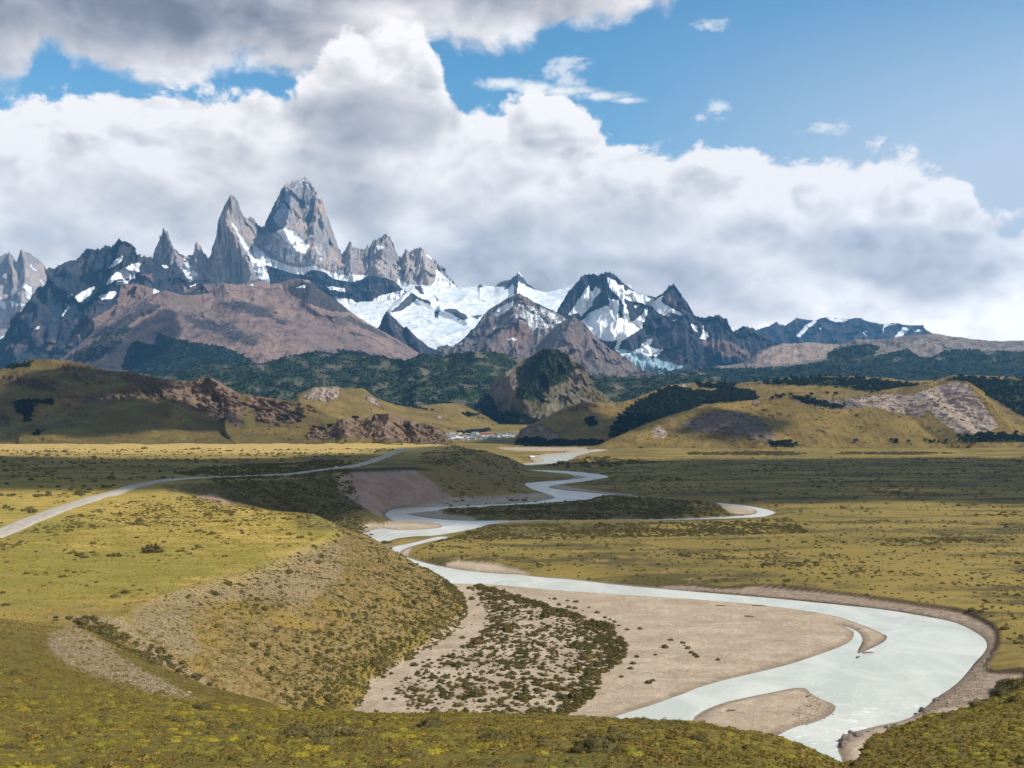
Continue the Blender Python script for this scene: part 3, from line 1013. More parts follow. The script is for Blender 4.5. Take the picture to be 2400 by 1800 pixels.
def layer(name, key, lines, nx, rows, material, relief, lam, masks=None, spurs=(), jag=0.0, jlam=6.0, back=(1500, 0.0), ribs=0.0, x=None, cliff=0.0, seed=0.0, ridge_free=0.12, zrel=0.5, base=(0, 0, 0, 0), crag=0.0, vegnoise=0.0):
    """a mountain lofted through lines read off the photograph: the crest first, then lines lower on the near side, each at its own
    distance; relief is real displacement in metres of wavelength lam"""
    r0 = np.array(lines[0][0], float)
    x0, x1 = x or (r0[:, 0].min(), r0[:, 0].max())
    px = np.linspace(x0, x1, nx)
    L = []
    for i, (ln, Y) in enumerate(lines):
        py = col_of(ln, px)
        if i == 0 and jag:
            py = py - jag * (fbm(px / jlam + seed, px * 0 + seed, 4, gain=0.62, ridged=True) - 0.45)
        Yc = col_of(Y, px)
        X, Z = unproj_y(px, py, Yc)
        L.append((X, Yc, Z))
    # far side
    X, Y, Z = L[0]
    Xs, Ys, Zs, E = [], [], [], []
    for t in np.linspace(1, 0.12, 7):
        zz = Z + (np.minimum(back[1], Z) - Z) * t ** 0.8
        Xs.append(X * (Y + back[0] * t) / Y)
        Ys.append(Y + back[0] * t)
        Zs.append(zz)
        E.append(np.full(nx, 0.2))
    nb = len(Xs)
    n_seg = len(L) - 1
    for i in range(n_seg):
        (Xa, Ya, Za), (Xb, Yb, Zb) = L[i], L[i + 1]
        m = rows[i]
        for j in range(m + (1 if i == n_seg - 1 else 0)):
            t = j / m
            Ys.append(Ya + (Yb - Ya) * t)
            Zs.append(Za + (Zb - Za) * t)
            Xs.append(Xa + (Xb - Xa) * t)
            e = 1.0
            if i == 0:
                e = min(1.0, t / ridge_free) * 0.9 + 0.1
            E.append(np.full(nx, e))
    X, Y, Z, E = (np.array(v) for v in (Xs, Ys, Zs, E))
    p0, q0 = proj(X, Y, Z)
    for pts, amp, wd in spurs:
        d = dist_line(p0, q0, pts)
        Y = Y - amp * np.clip(1 - d / wd, 0, 1)
    if relief:
        s = 11.7 * seed
        wx, wy = X / lam + s, Z / lam * 0.8 + Y / lam * 0.6
        w = fbm(wx * 0.7 + 5, wy * 0.7, 3) * 0.6
        n = fbm(wx + w, wy + w * .7, 6, ridged=True, gain=0.55) - 0.42
        Y = Y - relief * n * E
        n2 = fbm(X / lam * 1.3 + 9 + s, Y / lam * 1.3, 6, ridged=True, gain=0.52) - 0.42
        Z = Z + relief * zrel * n2 * E
    if ribs:
        k = fbm(X / (lam * 0.22) + w * 2, Z / (lam * 1.6), 4, ridged=True) - 0.4
        Y = Y - ribs * k * E
    p1, q1 = proj(X, Y, Z)
    if crag:
        ok = np.zeros(X.shape)
        for it in (masks or {}).get('alt', ()):
            ok = np.maximum(ok, mask(p1, q1, [it[0] if isinstance(it, tuple) else it], 6))
        for it in (masks or {}).get('grass', ()):
            if isinstance(it, tuple) and it[1] < 0:
                ok = np.maximum(ok, mask(p1, q1, [it[0]], 6))
        k = fbm(X / (lam * .35) + Z / (lam * .5), Y / (lam * .35) + Z / (lam * .3), 5, ridged=True, gain=.6) - .35
        Y = Y - crag * ok * k * E
        Z = Z + crag * .35 * ok * k * E
        p1, q1 = proj(X, Y, Z)
    nw = fbm(p1 / 9 + seed, q1 / 9, 4)
    pa, qa = p1 + nw * 5, q1 + fbm(p1 / 9 - 40, q1 / 9 + seed, 4) * 4
    chan = []
    for i, k in enumerate(('snow', 'veg', 'alt', 'grass')):
        v = np.full(X.shape, float(base[i]))
        for it in (masks or {}).get(k, ()):
            if isinstance(it, tuple):
                poly, wgt = it[0], it[1]
                soft = it[2] if len(it) > 2 else 2.5
            else:
                poly, wgt, soft = it, 1.0, 2.5
            mm = mask(pa, qa, [poly], soft)
            v = np.maximum(v, wgt * mm) if wgt > 0 else np.minimum(v, 1 + wgt * mm)
        chan.append(v)
    if vegnoise:
        chan[1] = chan[1] + vegnoise * fbm(p1 / 46 + seed, q1 / 17, 5, gain=.58) * (chan[1] > .3)
    if base[3] > .5:
        chan[3] = chan[3] * (1 - np.clip(chan[2] * 1.15, 0, 1))
    me = new_mesh(name, np.stack([X.ravel(), Y.ravel(), Z.ravel()], 1), grid_faces(*X.shape), [M[material]], True, {'mask': rgba(*chan)})
    o = struct(name, me)
    LAYERS[key] = dict(X=X[nb:], Y=Y[nb:], Z=Z[nb:], px=p1[nb:], py=q1[nb:], veg=chan[1][nb:], snow=chan[0][nb:])
    return o


GRANITE = dict(rockA=(0.43, 0.365, 0.325), rockB=(0.26, 0.245, 0.25), rockC=(0.40, 0.28, 0.22))
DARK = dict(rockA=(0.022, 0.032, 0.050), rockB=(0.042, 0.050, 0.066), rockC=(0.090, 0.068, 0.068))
M_GRASS.update(peaks=(0.55, 0.66, 0.70), darkrock=(0.42, 0.60, 0.64), tanhill=(0.32, 0.24, 0.16), redhill=(0.3, 0.25, 0.2), plateau=(0.30, 0.25, 0.2), forest=(0.155, 0.125, 0.05), hill=(0.255, 0.180, 0.050), crag=(0.20, 0.150, 0.046))


def build_mountains():
    mat_rock('peaks', veg=(0.03, 0.04, 0.03), lam=260, alt=(0.060, 0.068, 0.098), speck=0.9, bstr=0.75, streak=0.32, **GRANITE)  # alt is kept dark so that the great spire's left face reads as shaded
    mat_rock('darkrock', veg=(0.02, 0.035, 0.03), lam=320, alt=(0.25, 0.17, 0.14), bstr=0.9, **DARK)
    mat_rock('snowfield', rockA=(0.72, 0.76, 0.79), rockB=(0.80, 0.81, 0.82), rockC=(0.62, 0.70, 0.75), veg=(0.05, 0.05, 0.06), lam=420, alt=(0.085, 0.085, 0.10), bstr=0.25)
    mat_rock('tanhill', rockA=(0.30, 0.205, 0.165), rockB=(0.215, 0.15, 0.13), rockC=(0.115, 0.09, 0.09), veg=(0.022, 0.038, 0.030), lam=300, alt=(0.085, 0.075, 0.075), bstr=1.0, streak=0.3)
    mat_rock('redhill', rockA=(0.20, 0.145, 0.125), rockB=(0.155, 0.13, 0.12), rockC=(0.12, 0.115, 0.115), veg=(0.03, 0.04, 0.03), lam=220, alt=(0.24, 0.15, 0.125), bstr=0.9)
    mat_rock('plateau', rockA=(0.25, 0.20, 0.175), rockB=(0.18, 0.155, 0.135), rockC=(0.12, 0.11, 0.10), veg=(0.020, 0.034, 0.022), lam=160, alt=(0.36, 0.28, 0.235), bstr=0.8)
    mat_rock('forest', rockA=(0.115, 0.10, 0.062), rockB=(0.15, 0.125, 0.085), rockC=(0.21, 0.165, 0.125), veg=(0.026, 0.042, 0.020), lam=110, alt=(0.22, 0.17, 0.13), bstr=0.9, streak=0.15)
    mat_rock('hill', rockA=(0.20, 0.15, 0.115), rockB=(0.14, 0.11, 0.095), rockC=(0.105, 0.085, 0.075), veg=(0.030, 0.038, 0.016), lam=60, alt=(0.40, 0.315, 0.25), bstr=0.9, streak=0.35)

    mat_rock('crag', rockA=(0.175, 0.122, 0.082), rockB=(0.115, 0.085, 0.066), rockC=(0.24, 0.165, 0.11), veg=(0.024, 0.030, 0.014), lam=55, alt=(0.25, 0.17, 0.115), bstr=1.0)
    # far left towers, heads in the cloud
    layer('mountain', 'towers', [([(-420, 640), (-200, 590), (-150, 620), (-110, 570), (-60, 600), (-30, 585), (0, 600), (14, 592), (36, 590), (47, 603), (54, 620), (60, 600), (71, 588), (87, 600), (101, 618),
          (116, 639), (125, 665), (134, 672), (145, 668), (156, 678), (200, 720)], 17600), ([(-420, 760), (200, 760)], 16900), ([(-420, 850), (200, 850)], 14500)], 200, (90, 20), 'peaks', 260, 620,
          dict(snow=[C1((0, 950), (40, 1000), (30, 1040), (0, 1020)), C1((40, 975), (165, 1005), (160, 1020), (80, 1010)), C1((150, 870), (200, 880), (210, 980), (180, 970)), C1((190, 740), (240, 790), (220, 790)),
                     C1((240, 820), (290, 870), (280, 880)), C1((0, 1210), (50, 1200), (50, 1230), (0, 1270))]), jag=6, seed=1.0, ribs=90, spurs=[(C1((110, 670), (130, 1100)), 300, 20), (C1((200, 670), (210, 1100)), 380, 30)])
    # the great granite spires
    ridge = [(340, 640), (352, 622), (358, 603), (362, 585), (373, 563), (380, 551), (385, 553), (391, 554), (398, 543), (407, 549), (414, 571), (421, 585), (434, 600), (445, 603), (456, 589), (463, 574), (468, 570),
             (476, 581), (479, 592), (488, 603), (494, 600), (496, 581), (506, 556), (514, 538), (528, 513), (539, 493), (550, 477), (559, 470), (564, 473), (571, 484), (573, 502), (579, 511), (582, 513), (591, 506),
             (600, 520), (611, 531), (620, 527), (629, 506), (640, 480), (651, 459), (662, 446), (676, 446), (687, 441), (699, 426), (712, 414), (720, 417), (732, 435), (745, 455), (750, 473), (756, 475), (761, 471),
             (765, 484), (770, 502), (778, 531), (788, 556), (796, 583), (803, 596), (808, 589), (819, 574), (825, 569), (830, 581), (837, 585), (843, 580), (855, 583), (861, 572), (866, 578), (875, 562), (897, 560),
             (908, 554), (919, 560), (926, 578), (931, 596), (940, 603), (950, 592), (953, 586), (960, 592), (971, 587), (986, 587), (989, 585), (1007, 600), (1020, 610), (1029, 621), (1044, 628), (1047, 643),
             (1062, 657), (1072, 672), (1090, 690)]
    shelf = [(340, 700), (400, 670), (440, 660), (490, 665), (560, 662), (600, 650), (640, 636), (700, 636), (760, 640), (800, 648), (860, 648), (930, 660), (1010, 672), (1090, 700)]
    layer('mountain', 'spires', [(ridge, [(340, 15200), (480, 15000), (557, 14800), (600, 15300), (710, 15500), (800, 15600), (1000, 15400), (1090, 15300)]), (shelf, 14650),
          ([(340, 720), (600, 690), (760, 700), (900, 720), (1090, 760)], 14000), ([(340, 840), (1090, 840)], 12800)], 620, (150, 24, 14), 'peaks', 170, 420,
          dict(snow=[C1((1495, 475), (1515, 480), (1560, 560), (1600, 620), (1640, 690), (1690, 770), (1680, 800), (1650, 790), (1620, 700), (1580, 640), (1540, 560)),
                     C1((1630, 600), (1700, 660), (1720, 690), (1790, 720), (1880, 760), (1960, 770), (2050, 770), (2100, 790), (2212, 830), (2212, 870), (2100, 870), (2000, 860), (1900, 860), (1800, 830), (1680, 800), (1650, 690)),
                     (C1((1790, 530), (1850, 505), (1900, 530), (1960, 590), (2000, 620), (1980, 680), (1900, 640), (1830, 570)), 0.85), (C1((1720, 560), (1850, 505), (2010, 620), (2050, 750), (1960, 760), (1880, 720), (1740, 640)), 0.47, 8),
                     (C1((1690, 620), (1760, 600), (1860, 650), (1960, 690), (2050, 690), (2060, 770), (1900, 750), (1790, 715)), .52, 6), (C1((1890, 262), (1930, 210), (1980, 190), (2030, 250), (2020, 280), (1960, 250), (1910, 275)), 0.5), (C1((2040, 620), (2080, 600), (2120, 700), (2090, 770), (2060, 720)), 0.46),
                     (C1((1520, 340), (1580, 360), (1570, 410), (1530, 400)), 0.42), (C1((1100, 540), (1150, 600), (1140, 640)), 0.5), (C1((1600, 470), (1710, 520), (1720, 640), (1640, 640)), 0.44, 8),
                     C2((0, 770), (100, 755), (200, 790), (270, 815), (400, 815), (490, 812), (440, 850), (350, 880), (260, 860), (150, 810), (60, 800), (0, 830)),
                     C2((795, 650), (880, 710), (870, 725), (820, 685)), C2((640, 830), (690, 870), (760, 880), (700, 920), (640, 880)), C2((890, 760), (920, 800), (1000, 870), (1072, 900), (1060, 960), (880, 960), (860, 880), (890, 840)),
                     (C2((700, 680), (860, 700), (900, 800), (880, 880), (820, 800), (740, 780)), 0.42, 8), C2((500, 620), (550, 625), (550, 650), (510, 650)), (C2((380, 700), (640, 700), (640, 800), (520, 790)), 0.40, 8),
                     (C1((1190, 700), (1230, 740), (1290, 820), (1290, 850), (1220, 850), (1180, 790)), 0.6)],
               alt=[(C1((1715, 500), (1830, 270), (1890, 262), (1870, 430), (1840, 520), (1745, 550)), 0.85), (C1((1900, 280), (1980, 220), (2040, 300), (2040, 480), (1990, 480), (1930, 360)), 0.5),  # first patch: shade of the left face, painted as darker rock
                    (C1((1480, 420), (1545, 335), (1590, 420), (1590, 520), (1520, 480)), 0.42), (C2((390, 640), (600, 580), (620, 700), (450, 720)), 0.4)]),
          spurs=[(C1((1890, 240), (1860, 430), (1840, 520)), 400, 26), (C1((2080, 340), (2060, 520), (2080, 760)), 260, 26), (C1((2110, 340), (2180, 700), (2210, 790)), 160, 22), (C1((1545, 335), (1500, 480), (1600, 640), (1660, 800)), 420, 46),
                 (C1((1100, 535), (1150, 640), (1210, 800)), 320, 30), (C1((1295, 610), (1300, 800)), 200, 16), (C1((1850, 510), (1960, 700)), 380, 50), (C2((345, 605), (350, 800)), 200, 18), (C2((580, 570), (520, 780)), 260, 36),
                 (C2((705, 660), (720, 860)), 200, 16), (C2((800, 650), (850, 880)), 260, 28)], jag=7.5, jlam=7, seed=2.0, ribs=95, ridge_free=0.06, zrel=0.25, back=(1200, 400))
    # dark cliffs that carry the hanging glacier
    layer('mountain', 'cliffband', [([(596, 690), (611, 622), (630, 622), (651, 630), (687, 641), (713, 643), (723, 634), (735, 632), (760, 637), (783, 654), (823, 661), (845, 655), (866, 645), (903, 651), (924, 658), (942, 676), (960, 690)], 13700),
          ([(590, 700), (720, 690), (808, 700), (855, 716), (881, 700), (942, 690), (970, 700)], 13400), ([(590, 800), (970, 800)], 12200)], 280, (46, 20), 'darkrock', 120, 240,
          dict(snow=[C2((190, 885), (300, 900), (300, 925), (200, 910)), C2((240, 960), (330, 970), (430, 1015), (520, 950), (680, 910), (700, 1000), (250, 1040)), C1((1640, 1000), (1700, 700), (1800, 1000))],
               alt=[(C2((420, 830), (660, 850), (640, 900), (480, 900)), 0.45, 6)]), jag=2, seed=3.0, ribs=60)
    # the snow saddle
    saddle = [(760, 700), (860, 690), (940, 672), (985, 668), (1030, 672), (1072, 673), (1120, 672), (1125, 665), (1130, 670), (1159, 670), (1170, 661), (1199, 654), (1205, 646), (1210, 650), (1215, 640), (1224, 650), (1239, 665), (1255, 679),
              (1279, 685), (1315, 676), (1351, 663), (1400, 650), (1480, 670)]
    layer('snowfield', 'saddle', [(saddle, 14300), ([(760, 720), (900, 705), (1050, 715), (1200, 712), (1300, 720), (1480, 720)], 13300), ([(760, 760), (900, 770), (1000, 770), (1150, 760), (1480, 780)], 12000), ([(760, 850), (1480, 850)], 10400)],
          380, (40, 44, 40), 'snowfield', 150, 900,
          dict(alt=[C2((595, 1050), (660, 1000), (730, 930), (800, 970), (860, 990), (850, 1010), (770, 970), (710, 1015), (680, 1040), (610, 1058)), C2((880, 950), (910, 980), (890, 988)), C2((880, 1060), (915, 1035), (905, 1092), (880, 1090)),
                    C2((930, 1040), (1000, 1030), (1080, 1070), (1095, 1095), (1060, 1108), (990, 1065)), (C2((1100, 1080), (1190, 1075), (1160, 1105)), .8), C2((750, 888), (790, 882), (812, 940), (790, 942)),
                    C2((1268, 892), (1300, 862), (1400, 822), (1425, 800), (1460, 838), (1538, 912), (1480, 890), (1425, 850), (1412, 945), (1400, 950), (1392, 870), (1330, 922), (1342, 888)), C2((1160, 898), (1175, 866), (1195, 890)),
                    (C2((890, 1280), (960, 1265), (1010, 1290), (900, 1300)), .8), (C2((860, 1120), (940, 1110), (920, 1140)), .5, 5), (C2((1010, 1100), (1050, 1095), (1040, 1115)), .6)]), jag=1.2, seed=4.0, zrel=0.35,
          spurs=[(C2((610, 1060), (730, 940), (860, 995)), 260, 16), (C2((930, 1045), (1090, 1095)), 260, 14), (C2((1425, 805), (1405, 950)), 260, 16)])
    # the snow-streaked peaks right of the saddle
    peak = [(1290, 760), (1311, 719), (1329, 690), (1351, 665), (1358, 654), (1369, 650), (1384, 648), (1398, 654), (1405, 648), (1420, 647), (1441, 654), (1460, 668), (1490, 685), (1531, 699), (1542, 697), (1556, 679), (1565, 675),
            (1581, 694), (1603, 717), (1619, 742), (1640, 747), (1671, 745), (1689, 753), (1710, 777), (1722, 772), (1735, 766), (1762, 771), (1784, 785), (1820, 801), (1860, 830)]
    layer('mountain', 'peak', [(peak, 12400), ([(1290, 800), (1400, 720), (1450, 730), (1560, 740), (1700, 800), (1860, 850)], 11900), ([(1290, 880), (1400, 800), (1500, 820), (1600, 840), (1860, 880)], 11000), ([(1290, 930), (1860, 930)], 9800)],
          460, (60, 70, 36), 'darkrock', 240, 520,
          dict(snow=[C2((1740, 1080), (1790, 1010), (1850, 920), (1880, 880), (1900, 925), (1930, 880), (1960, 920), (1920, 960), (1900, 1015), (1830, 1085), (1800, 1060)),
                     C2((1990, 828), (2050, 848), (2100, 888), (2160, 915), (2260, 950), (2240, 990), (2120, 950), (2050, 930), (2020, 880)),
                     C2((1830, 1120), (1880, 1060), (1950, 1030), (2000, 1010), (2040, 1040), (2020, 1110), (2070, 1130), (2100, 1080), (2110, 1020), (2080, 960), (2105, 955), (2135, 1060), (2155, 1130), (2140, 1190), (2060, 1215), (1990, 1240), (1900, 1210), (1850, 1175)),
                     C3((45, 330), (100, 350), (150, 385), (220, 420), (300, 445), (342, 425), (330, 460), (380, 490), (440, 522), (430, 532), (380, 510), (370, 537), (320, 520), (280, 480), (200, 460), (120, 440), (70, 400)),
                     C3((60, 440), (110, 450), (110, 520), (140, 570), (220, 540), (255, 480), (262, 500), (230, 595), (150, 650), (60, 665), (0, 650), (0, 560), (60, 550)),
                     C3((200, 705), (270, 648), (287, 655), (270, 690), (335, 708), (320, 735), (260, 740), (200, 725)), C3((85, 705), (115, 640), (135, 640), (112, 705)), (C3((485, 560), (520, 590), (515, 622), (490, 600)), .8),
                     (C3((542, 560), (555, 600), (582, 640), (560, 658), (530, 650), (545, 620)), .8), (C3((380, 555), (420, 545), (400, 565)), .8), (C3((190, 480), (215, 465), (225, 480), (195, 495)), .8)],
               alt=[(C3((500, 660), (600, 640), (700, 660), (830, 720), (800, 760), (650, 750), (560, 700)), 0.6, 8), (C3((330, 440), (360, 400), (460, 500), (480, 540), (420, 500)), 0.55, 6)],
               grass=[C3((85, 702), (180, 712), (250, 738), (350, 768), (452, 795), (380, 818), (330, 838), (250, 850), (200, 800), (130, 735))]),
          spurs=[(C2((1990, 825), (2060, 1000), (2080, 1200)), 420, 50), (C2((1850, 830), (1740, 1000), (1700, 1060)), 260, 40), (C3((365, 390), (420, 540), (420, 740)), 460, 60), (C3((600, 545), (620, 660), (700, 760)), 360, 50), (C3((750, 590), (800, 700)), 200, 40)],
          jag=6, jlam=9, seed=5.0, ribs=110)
    # far blue range on the right
    layer('mountain', 'bluerange', [([(1740, 800), (1771, 774), (1802, 764), (1820, 753), (1841, 762), (1868, 745), (1911, 751), (1933, 743), (1988, 748), (2015, 745), (2033, 753), (2069, 760), (2101, 757), (2132, 762), (2160, 761), (2171, 773), (2200, 790), (2300, 800)], 17500),
          ([(1740, 815), (2300, 815)], 16500), ([(1740, 850), (2300, 850)], 15000)], 260, (44, 12), 'darkrock', 220, 500,
          dict(snow=[C3((1030, 635), (1080, 580), (1130, 552), (1142, 560), (1090, 602), (1050, 645)), C3((1180, 540), (1300, 550), (1290, 566), (1220, 562)), C3((1540, 645), (1580, 588), (1622, 600), (1600, 620), (1570, 648)), C3((1630, 598), (1705, 608), (1640, 618)),
                     C3((1472, 630), (1485, 578), (1560, 572), (1492, 588)), C3((925, 562), (970, 580), (950, 582)), (C3((1370, 620), (1390, 600), (1410, 650)), .6), (C3((1150, 600), (1165, 580), (1160, 620)), .7)]), jag=2.5, seed=6.0, ribs=60)
    # red snowy hill, small dark peak, grey spur before it
    layer('mountain', 'redhill', [([(1000, 835), (1030, 815), (1062, 815), (1090, 790), (1114, 766), (1130, 741), (1145, 726), (1167, 712), (1188, 701), (1217, 693), (1243, 703), (1264, 713), (1293, 726), (1322, 742), (1360, 770), (1400, 800)], 10900),
          ([(1000, 850), (1120, 800), (1260, 780), (1400, 830)], 10300), ([(1000, 900), (1400, 900)], 9200)], 270, (60, 40), 'redhill', 170, 330,
          dict(snow=[(C2((1370, 1020), (1430, 995), (1560, 1010), (1700, 1070), (1760, 1100), (1650, 1170), (1560, 1235), (1480, 1150), (1380, 1085)), 0.50, 6), C2((1250, 1085), (1300, 1020), (1400, 985), (1380, 1030), (1290, 1082)), (C2((1330, 1235), (1420, 1215), (1410, 1235)), .9),
                     (C2((1230, 1180), (1290, 1120), (1280, 1170), (1220, 1230)), .55, 5), (C2((1020, 1270), (1060, 1240), (1060, 1270)), .8), (C2((1140, 1160), (1180, 1120), (1190, 1150)), .6)],
               alt=[(C2((1380, 1140), (1480, 1150), (1545, 1245), (1400, 1265), (1330, 1220)), .8, 6)]), jag=3, seed=7.0, spurs=[(C2((1430, 950), (1400, 1100), (1250, 1280)), 260, 40)], ribs=50)
    layer('mountain', 'darkpeak', [([(860, 790), (888, 766), (895, 751), (905, 742), (913, 734), (931, 751), (950, 771), (959, 769), (982, 795), (1007, 813), (1025, 821), (1060, 845)], 10500), ([(850, 830), (1060, 850)], 10000), ([(850, 900), (1060, 900)], 9300)],
          150, (50, 16), 'darkrock', 130, 240, dict(alt=[(C2((600, 1100), (690, 1180), (700, 1260), (620, 1180)), .5, 6)]), jag=2.5, seed=8.0, spurs=[(C2((590, 1065), (640, 1250)), 260, 26), (C2((715, 1160), (800, 1300)), 260, 26)])
    layer('mountain', 'greyspur', [([(1235, 840), (1264, 802), (1293, 773), (1322, 753), (1340, 748), (1369, 766), (1405, 799), (1441, 824), (1478, 846), (1500, 864), (1540, 885)], 9900), ([(1235, 870), (1340, 820), (1440, 860), (1540, 895)], 9500), ([(1235, 930), (1540, 930)], 8600)],
          230, (54, 26), 'redhill', 170, 280, dict(snow=[(C2((1620, 1190), (1700, 1170), (1680, 1200)), .5)], veg=[(C2((1560, 1300), (1750, 1270), (2000, 1350), (2212, 1440), (2212, 1500), (1560, 1400)), .45, 10)]), jag=2.5, seed=9.0, spurs=[(C2((1770, 1100), (1700, 1250), (1650, 1350)), 260, 44), (C2((1850, 1150), (1900, 1350)), 200, 40)])
    # dark snow-patched massif on the left
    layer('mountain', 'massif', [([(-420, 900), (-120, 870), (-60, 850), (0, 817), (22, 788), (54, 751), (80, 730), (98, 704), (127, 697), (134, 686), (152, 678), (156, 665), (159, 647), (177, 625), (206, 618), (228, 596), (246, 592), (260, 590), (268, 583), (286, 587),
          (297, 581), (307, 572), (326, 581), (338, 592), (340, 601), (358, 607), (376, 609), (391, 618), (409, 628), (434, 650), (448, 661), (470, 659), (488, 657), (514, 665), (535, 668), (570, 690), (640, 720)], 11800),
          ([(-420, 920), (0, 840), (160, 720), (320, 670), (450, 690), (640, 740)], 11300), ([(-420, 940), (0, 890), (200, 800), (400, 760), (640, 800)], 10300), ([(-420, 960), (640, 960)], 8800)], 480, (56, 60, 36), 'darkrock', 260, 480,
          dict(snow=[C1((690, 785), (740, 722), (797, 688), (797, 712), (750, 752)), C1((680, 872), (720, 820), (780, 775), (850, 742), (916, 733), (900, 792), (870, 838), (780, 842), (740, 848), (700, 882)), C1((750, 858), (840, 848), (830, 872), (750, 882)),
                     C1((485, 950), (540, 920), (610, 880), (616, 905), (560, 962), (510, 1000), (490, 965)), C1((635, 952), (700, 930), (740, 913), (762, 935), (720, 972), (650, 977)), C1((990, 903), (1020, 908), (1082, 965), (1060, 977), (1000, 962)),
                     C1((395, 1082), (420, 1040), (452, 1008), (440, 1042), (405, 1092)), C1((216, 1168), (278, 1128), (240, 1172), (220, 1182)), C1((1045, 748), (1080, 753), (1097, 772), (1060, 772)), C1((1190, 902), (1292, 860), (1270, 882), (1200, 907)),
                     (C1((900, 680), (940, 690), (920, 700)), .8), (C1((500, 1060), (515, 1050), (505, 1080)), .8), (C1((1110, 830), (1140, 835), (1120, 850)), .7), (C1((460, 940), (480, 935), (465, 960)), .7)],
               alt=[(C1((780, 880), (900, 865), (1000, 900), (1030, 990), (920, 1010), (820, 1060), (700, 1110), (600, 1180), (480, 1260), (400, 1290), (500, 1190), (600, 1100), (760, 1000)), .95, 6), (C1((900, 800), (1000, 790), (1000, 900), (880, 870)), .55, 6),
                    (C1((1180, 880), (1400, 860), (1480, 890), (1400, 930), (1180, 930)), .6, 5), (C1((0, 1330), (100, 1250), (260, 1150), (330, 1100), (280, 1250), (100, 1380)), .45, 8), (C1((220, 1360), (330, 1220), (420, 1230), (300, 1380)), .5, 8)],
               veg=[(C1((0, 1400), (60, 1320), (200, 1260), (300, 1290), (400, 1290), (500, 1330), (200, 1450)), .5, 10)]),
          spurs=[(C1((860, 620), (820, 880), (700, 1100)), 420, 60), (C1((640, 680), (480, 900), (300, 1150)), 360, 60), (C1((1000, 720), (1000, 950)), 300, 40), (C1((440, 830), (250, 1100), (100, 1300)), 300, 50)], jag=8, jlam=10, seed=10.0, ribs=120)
    # tan scree hill
    layer('mountain', 'tanhill', [([(80, 870), (141, 842), (174, 817), (253, 762), (307, 733), (347, 712), (376, 706), (398, 697), (423, 691), (448, 699), (474, 697), (506, 686), (535, 668), (564, 670), (593, 662), (611, 660), (637, 666), (666, 660), (687, 658),
          (707, 660), (736, 664), (758, 683), (780, 697), (805, 715), (827, 733), (852, 751), (888, 771), (924, 791), (960, 813), (986, 831), (1040, 860)], 9800), ([(80, 890), (250, 830), (400, 760), (560, 740), (720, 750), (860, 800), (1040, 870)], 9100),
          ([(80, 930), (300, 890), (600, 850), (800, 850), (1040, 890)], 8000), ([(80, 980), (1040, 980)], 6900)], 560, (60, 64, 24), 'tanhill', 80, 520,
          dict(veg=[(C1((790, 1420), (830, 1280), (880, 1240), (1000, 1270), (1020, 1190), (1100, 1220), (1250, 1250), (1400, 1270), (1500, 1300), (1640, 1375), (1500, 1420), (1300, 1400), (1100, 1480), (850, 1450)), 1, 5), (C1((1960, 1330), (2050, 1310), (2300, 1340), (2300, 1400), (1980, 1390)), 1, 4),
                    (C1((380, 1370), (560, 1260), (700, 1170), (860, 1110), (850, 1200), (780, 1290), (620, 1390), (700, 1430)), .55, 12), C2((250, 1300), (420, 1310), (480, 1350), (300, 1370))],
               alt=[(C1((540, 1240), (720, 1125), (870, 1045), (960, 995), (1070, 1000), (1000, 1060), (880, 1110), (760, 1200)), .75, 8), (C1((1850, 905), (1900, 880), (2000, 858), (2110, 890), (2190, 960), (2170, 1060), (1990, 1000), (1900, 950)), .9, 5),  # first patch: shade of the left flank put into the rock colour
                    (C2((0, 860), (100, 868), (200, 950), (340, 1035), (300, 1060), (150, 1035), (50, 970)), .9, 5), (C1((1380, 1000), (1500, 950), (1700, 1000), (1850, 1100), (1900, 1180), (1700, 1100), (1500, 1060)), .62, 14), (C1((1100, 1020), (1300, 1080), (1500, 1110), (1700, 1240), (1660, 1310), (1450, 1230), (1250, 1160)), .62, 16),
                    (C2((330, 1060), (520, 1170), (780, 1325), (700, 1300), (450, 1180), (250, 1100)), .62, 8), (C2((160, 1060), (220, 1090), (240, 1140), (190, 1110)), .8, 4)],
               snow=[C1((1598, 892), (1640, 866), (1642, 886)), (C1((1900, 897), (1995, 868), (1980, 902)), .75), (C1((1760, 925), (1790, 915), (1780, 930)), .5)],
               grass=[(C1((1080, 985), (1170, 946), (1240, 965), (1310, 1000), (1440, 1060), (1420, 1078), (1250, 1012), (1150, 1000)), .9, 5)]),
          spurs=[(C1((1170, 945), (1000, 1050), (830, 1200), (700, 1380)), 420, 80), (C1((1480, 880), (1560, 1000), (1900, 1280)), 160, 90), (C2((60, 860), (300, 1050), (500, 1250)), 260, 60)], jag=2.2, jlam=9, seed=11.0, ribs=16)
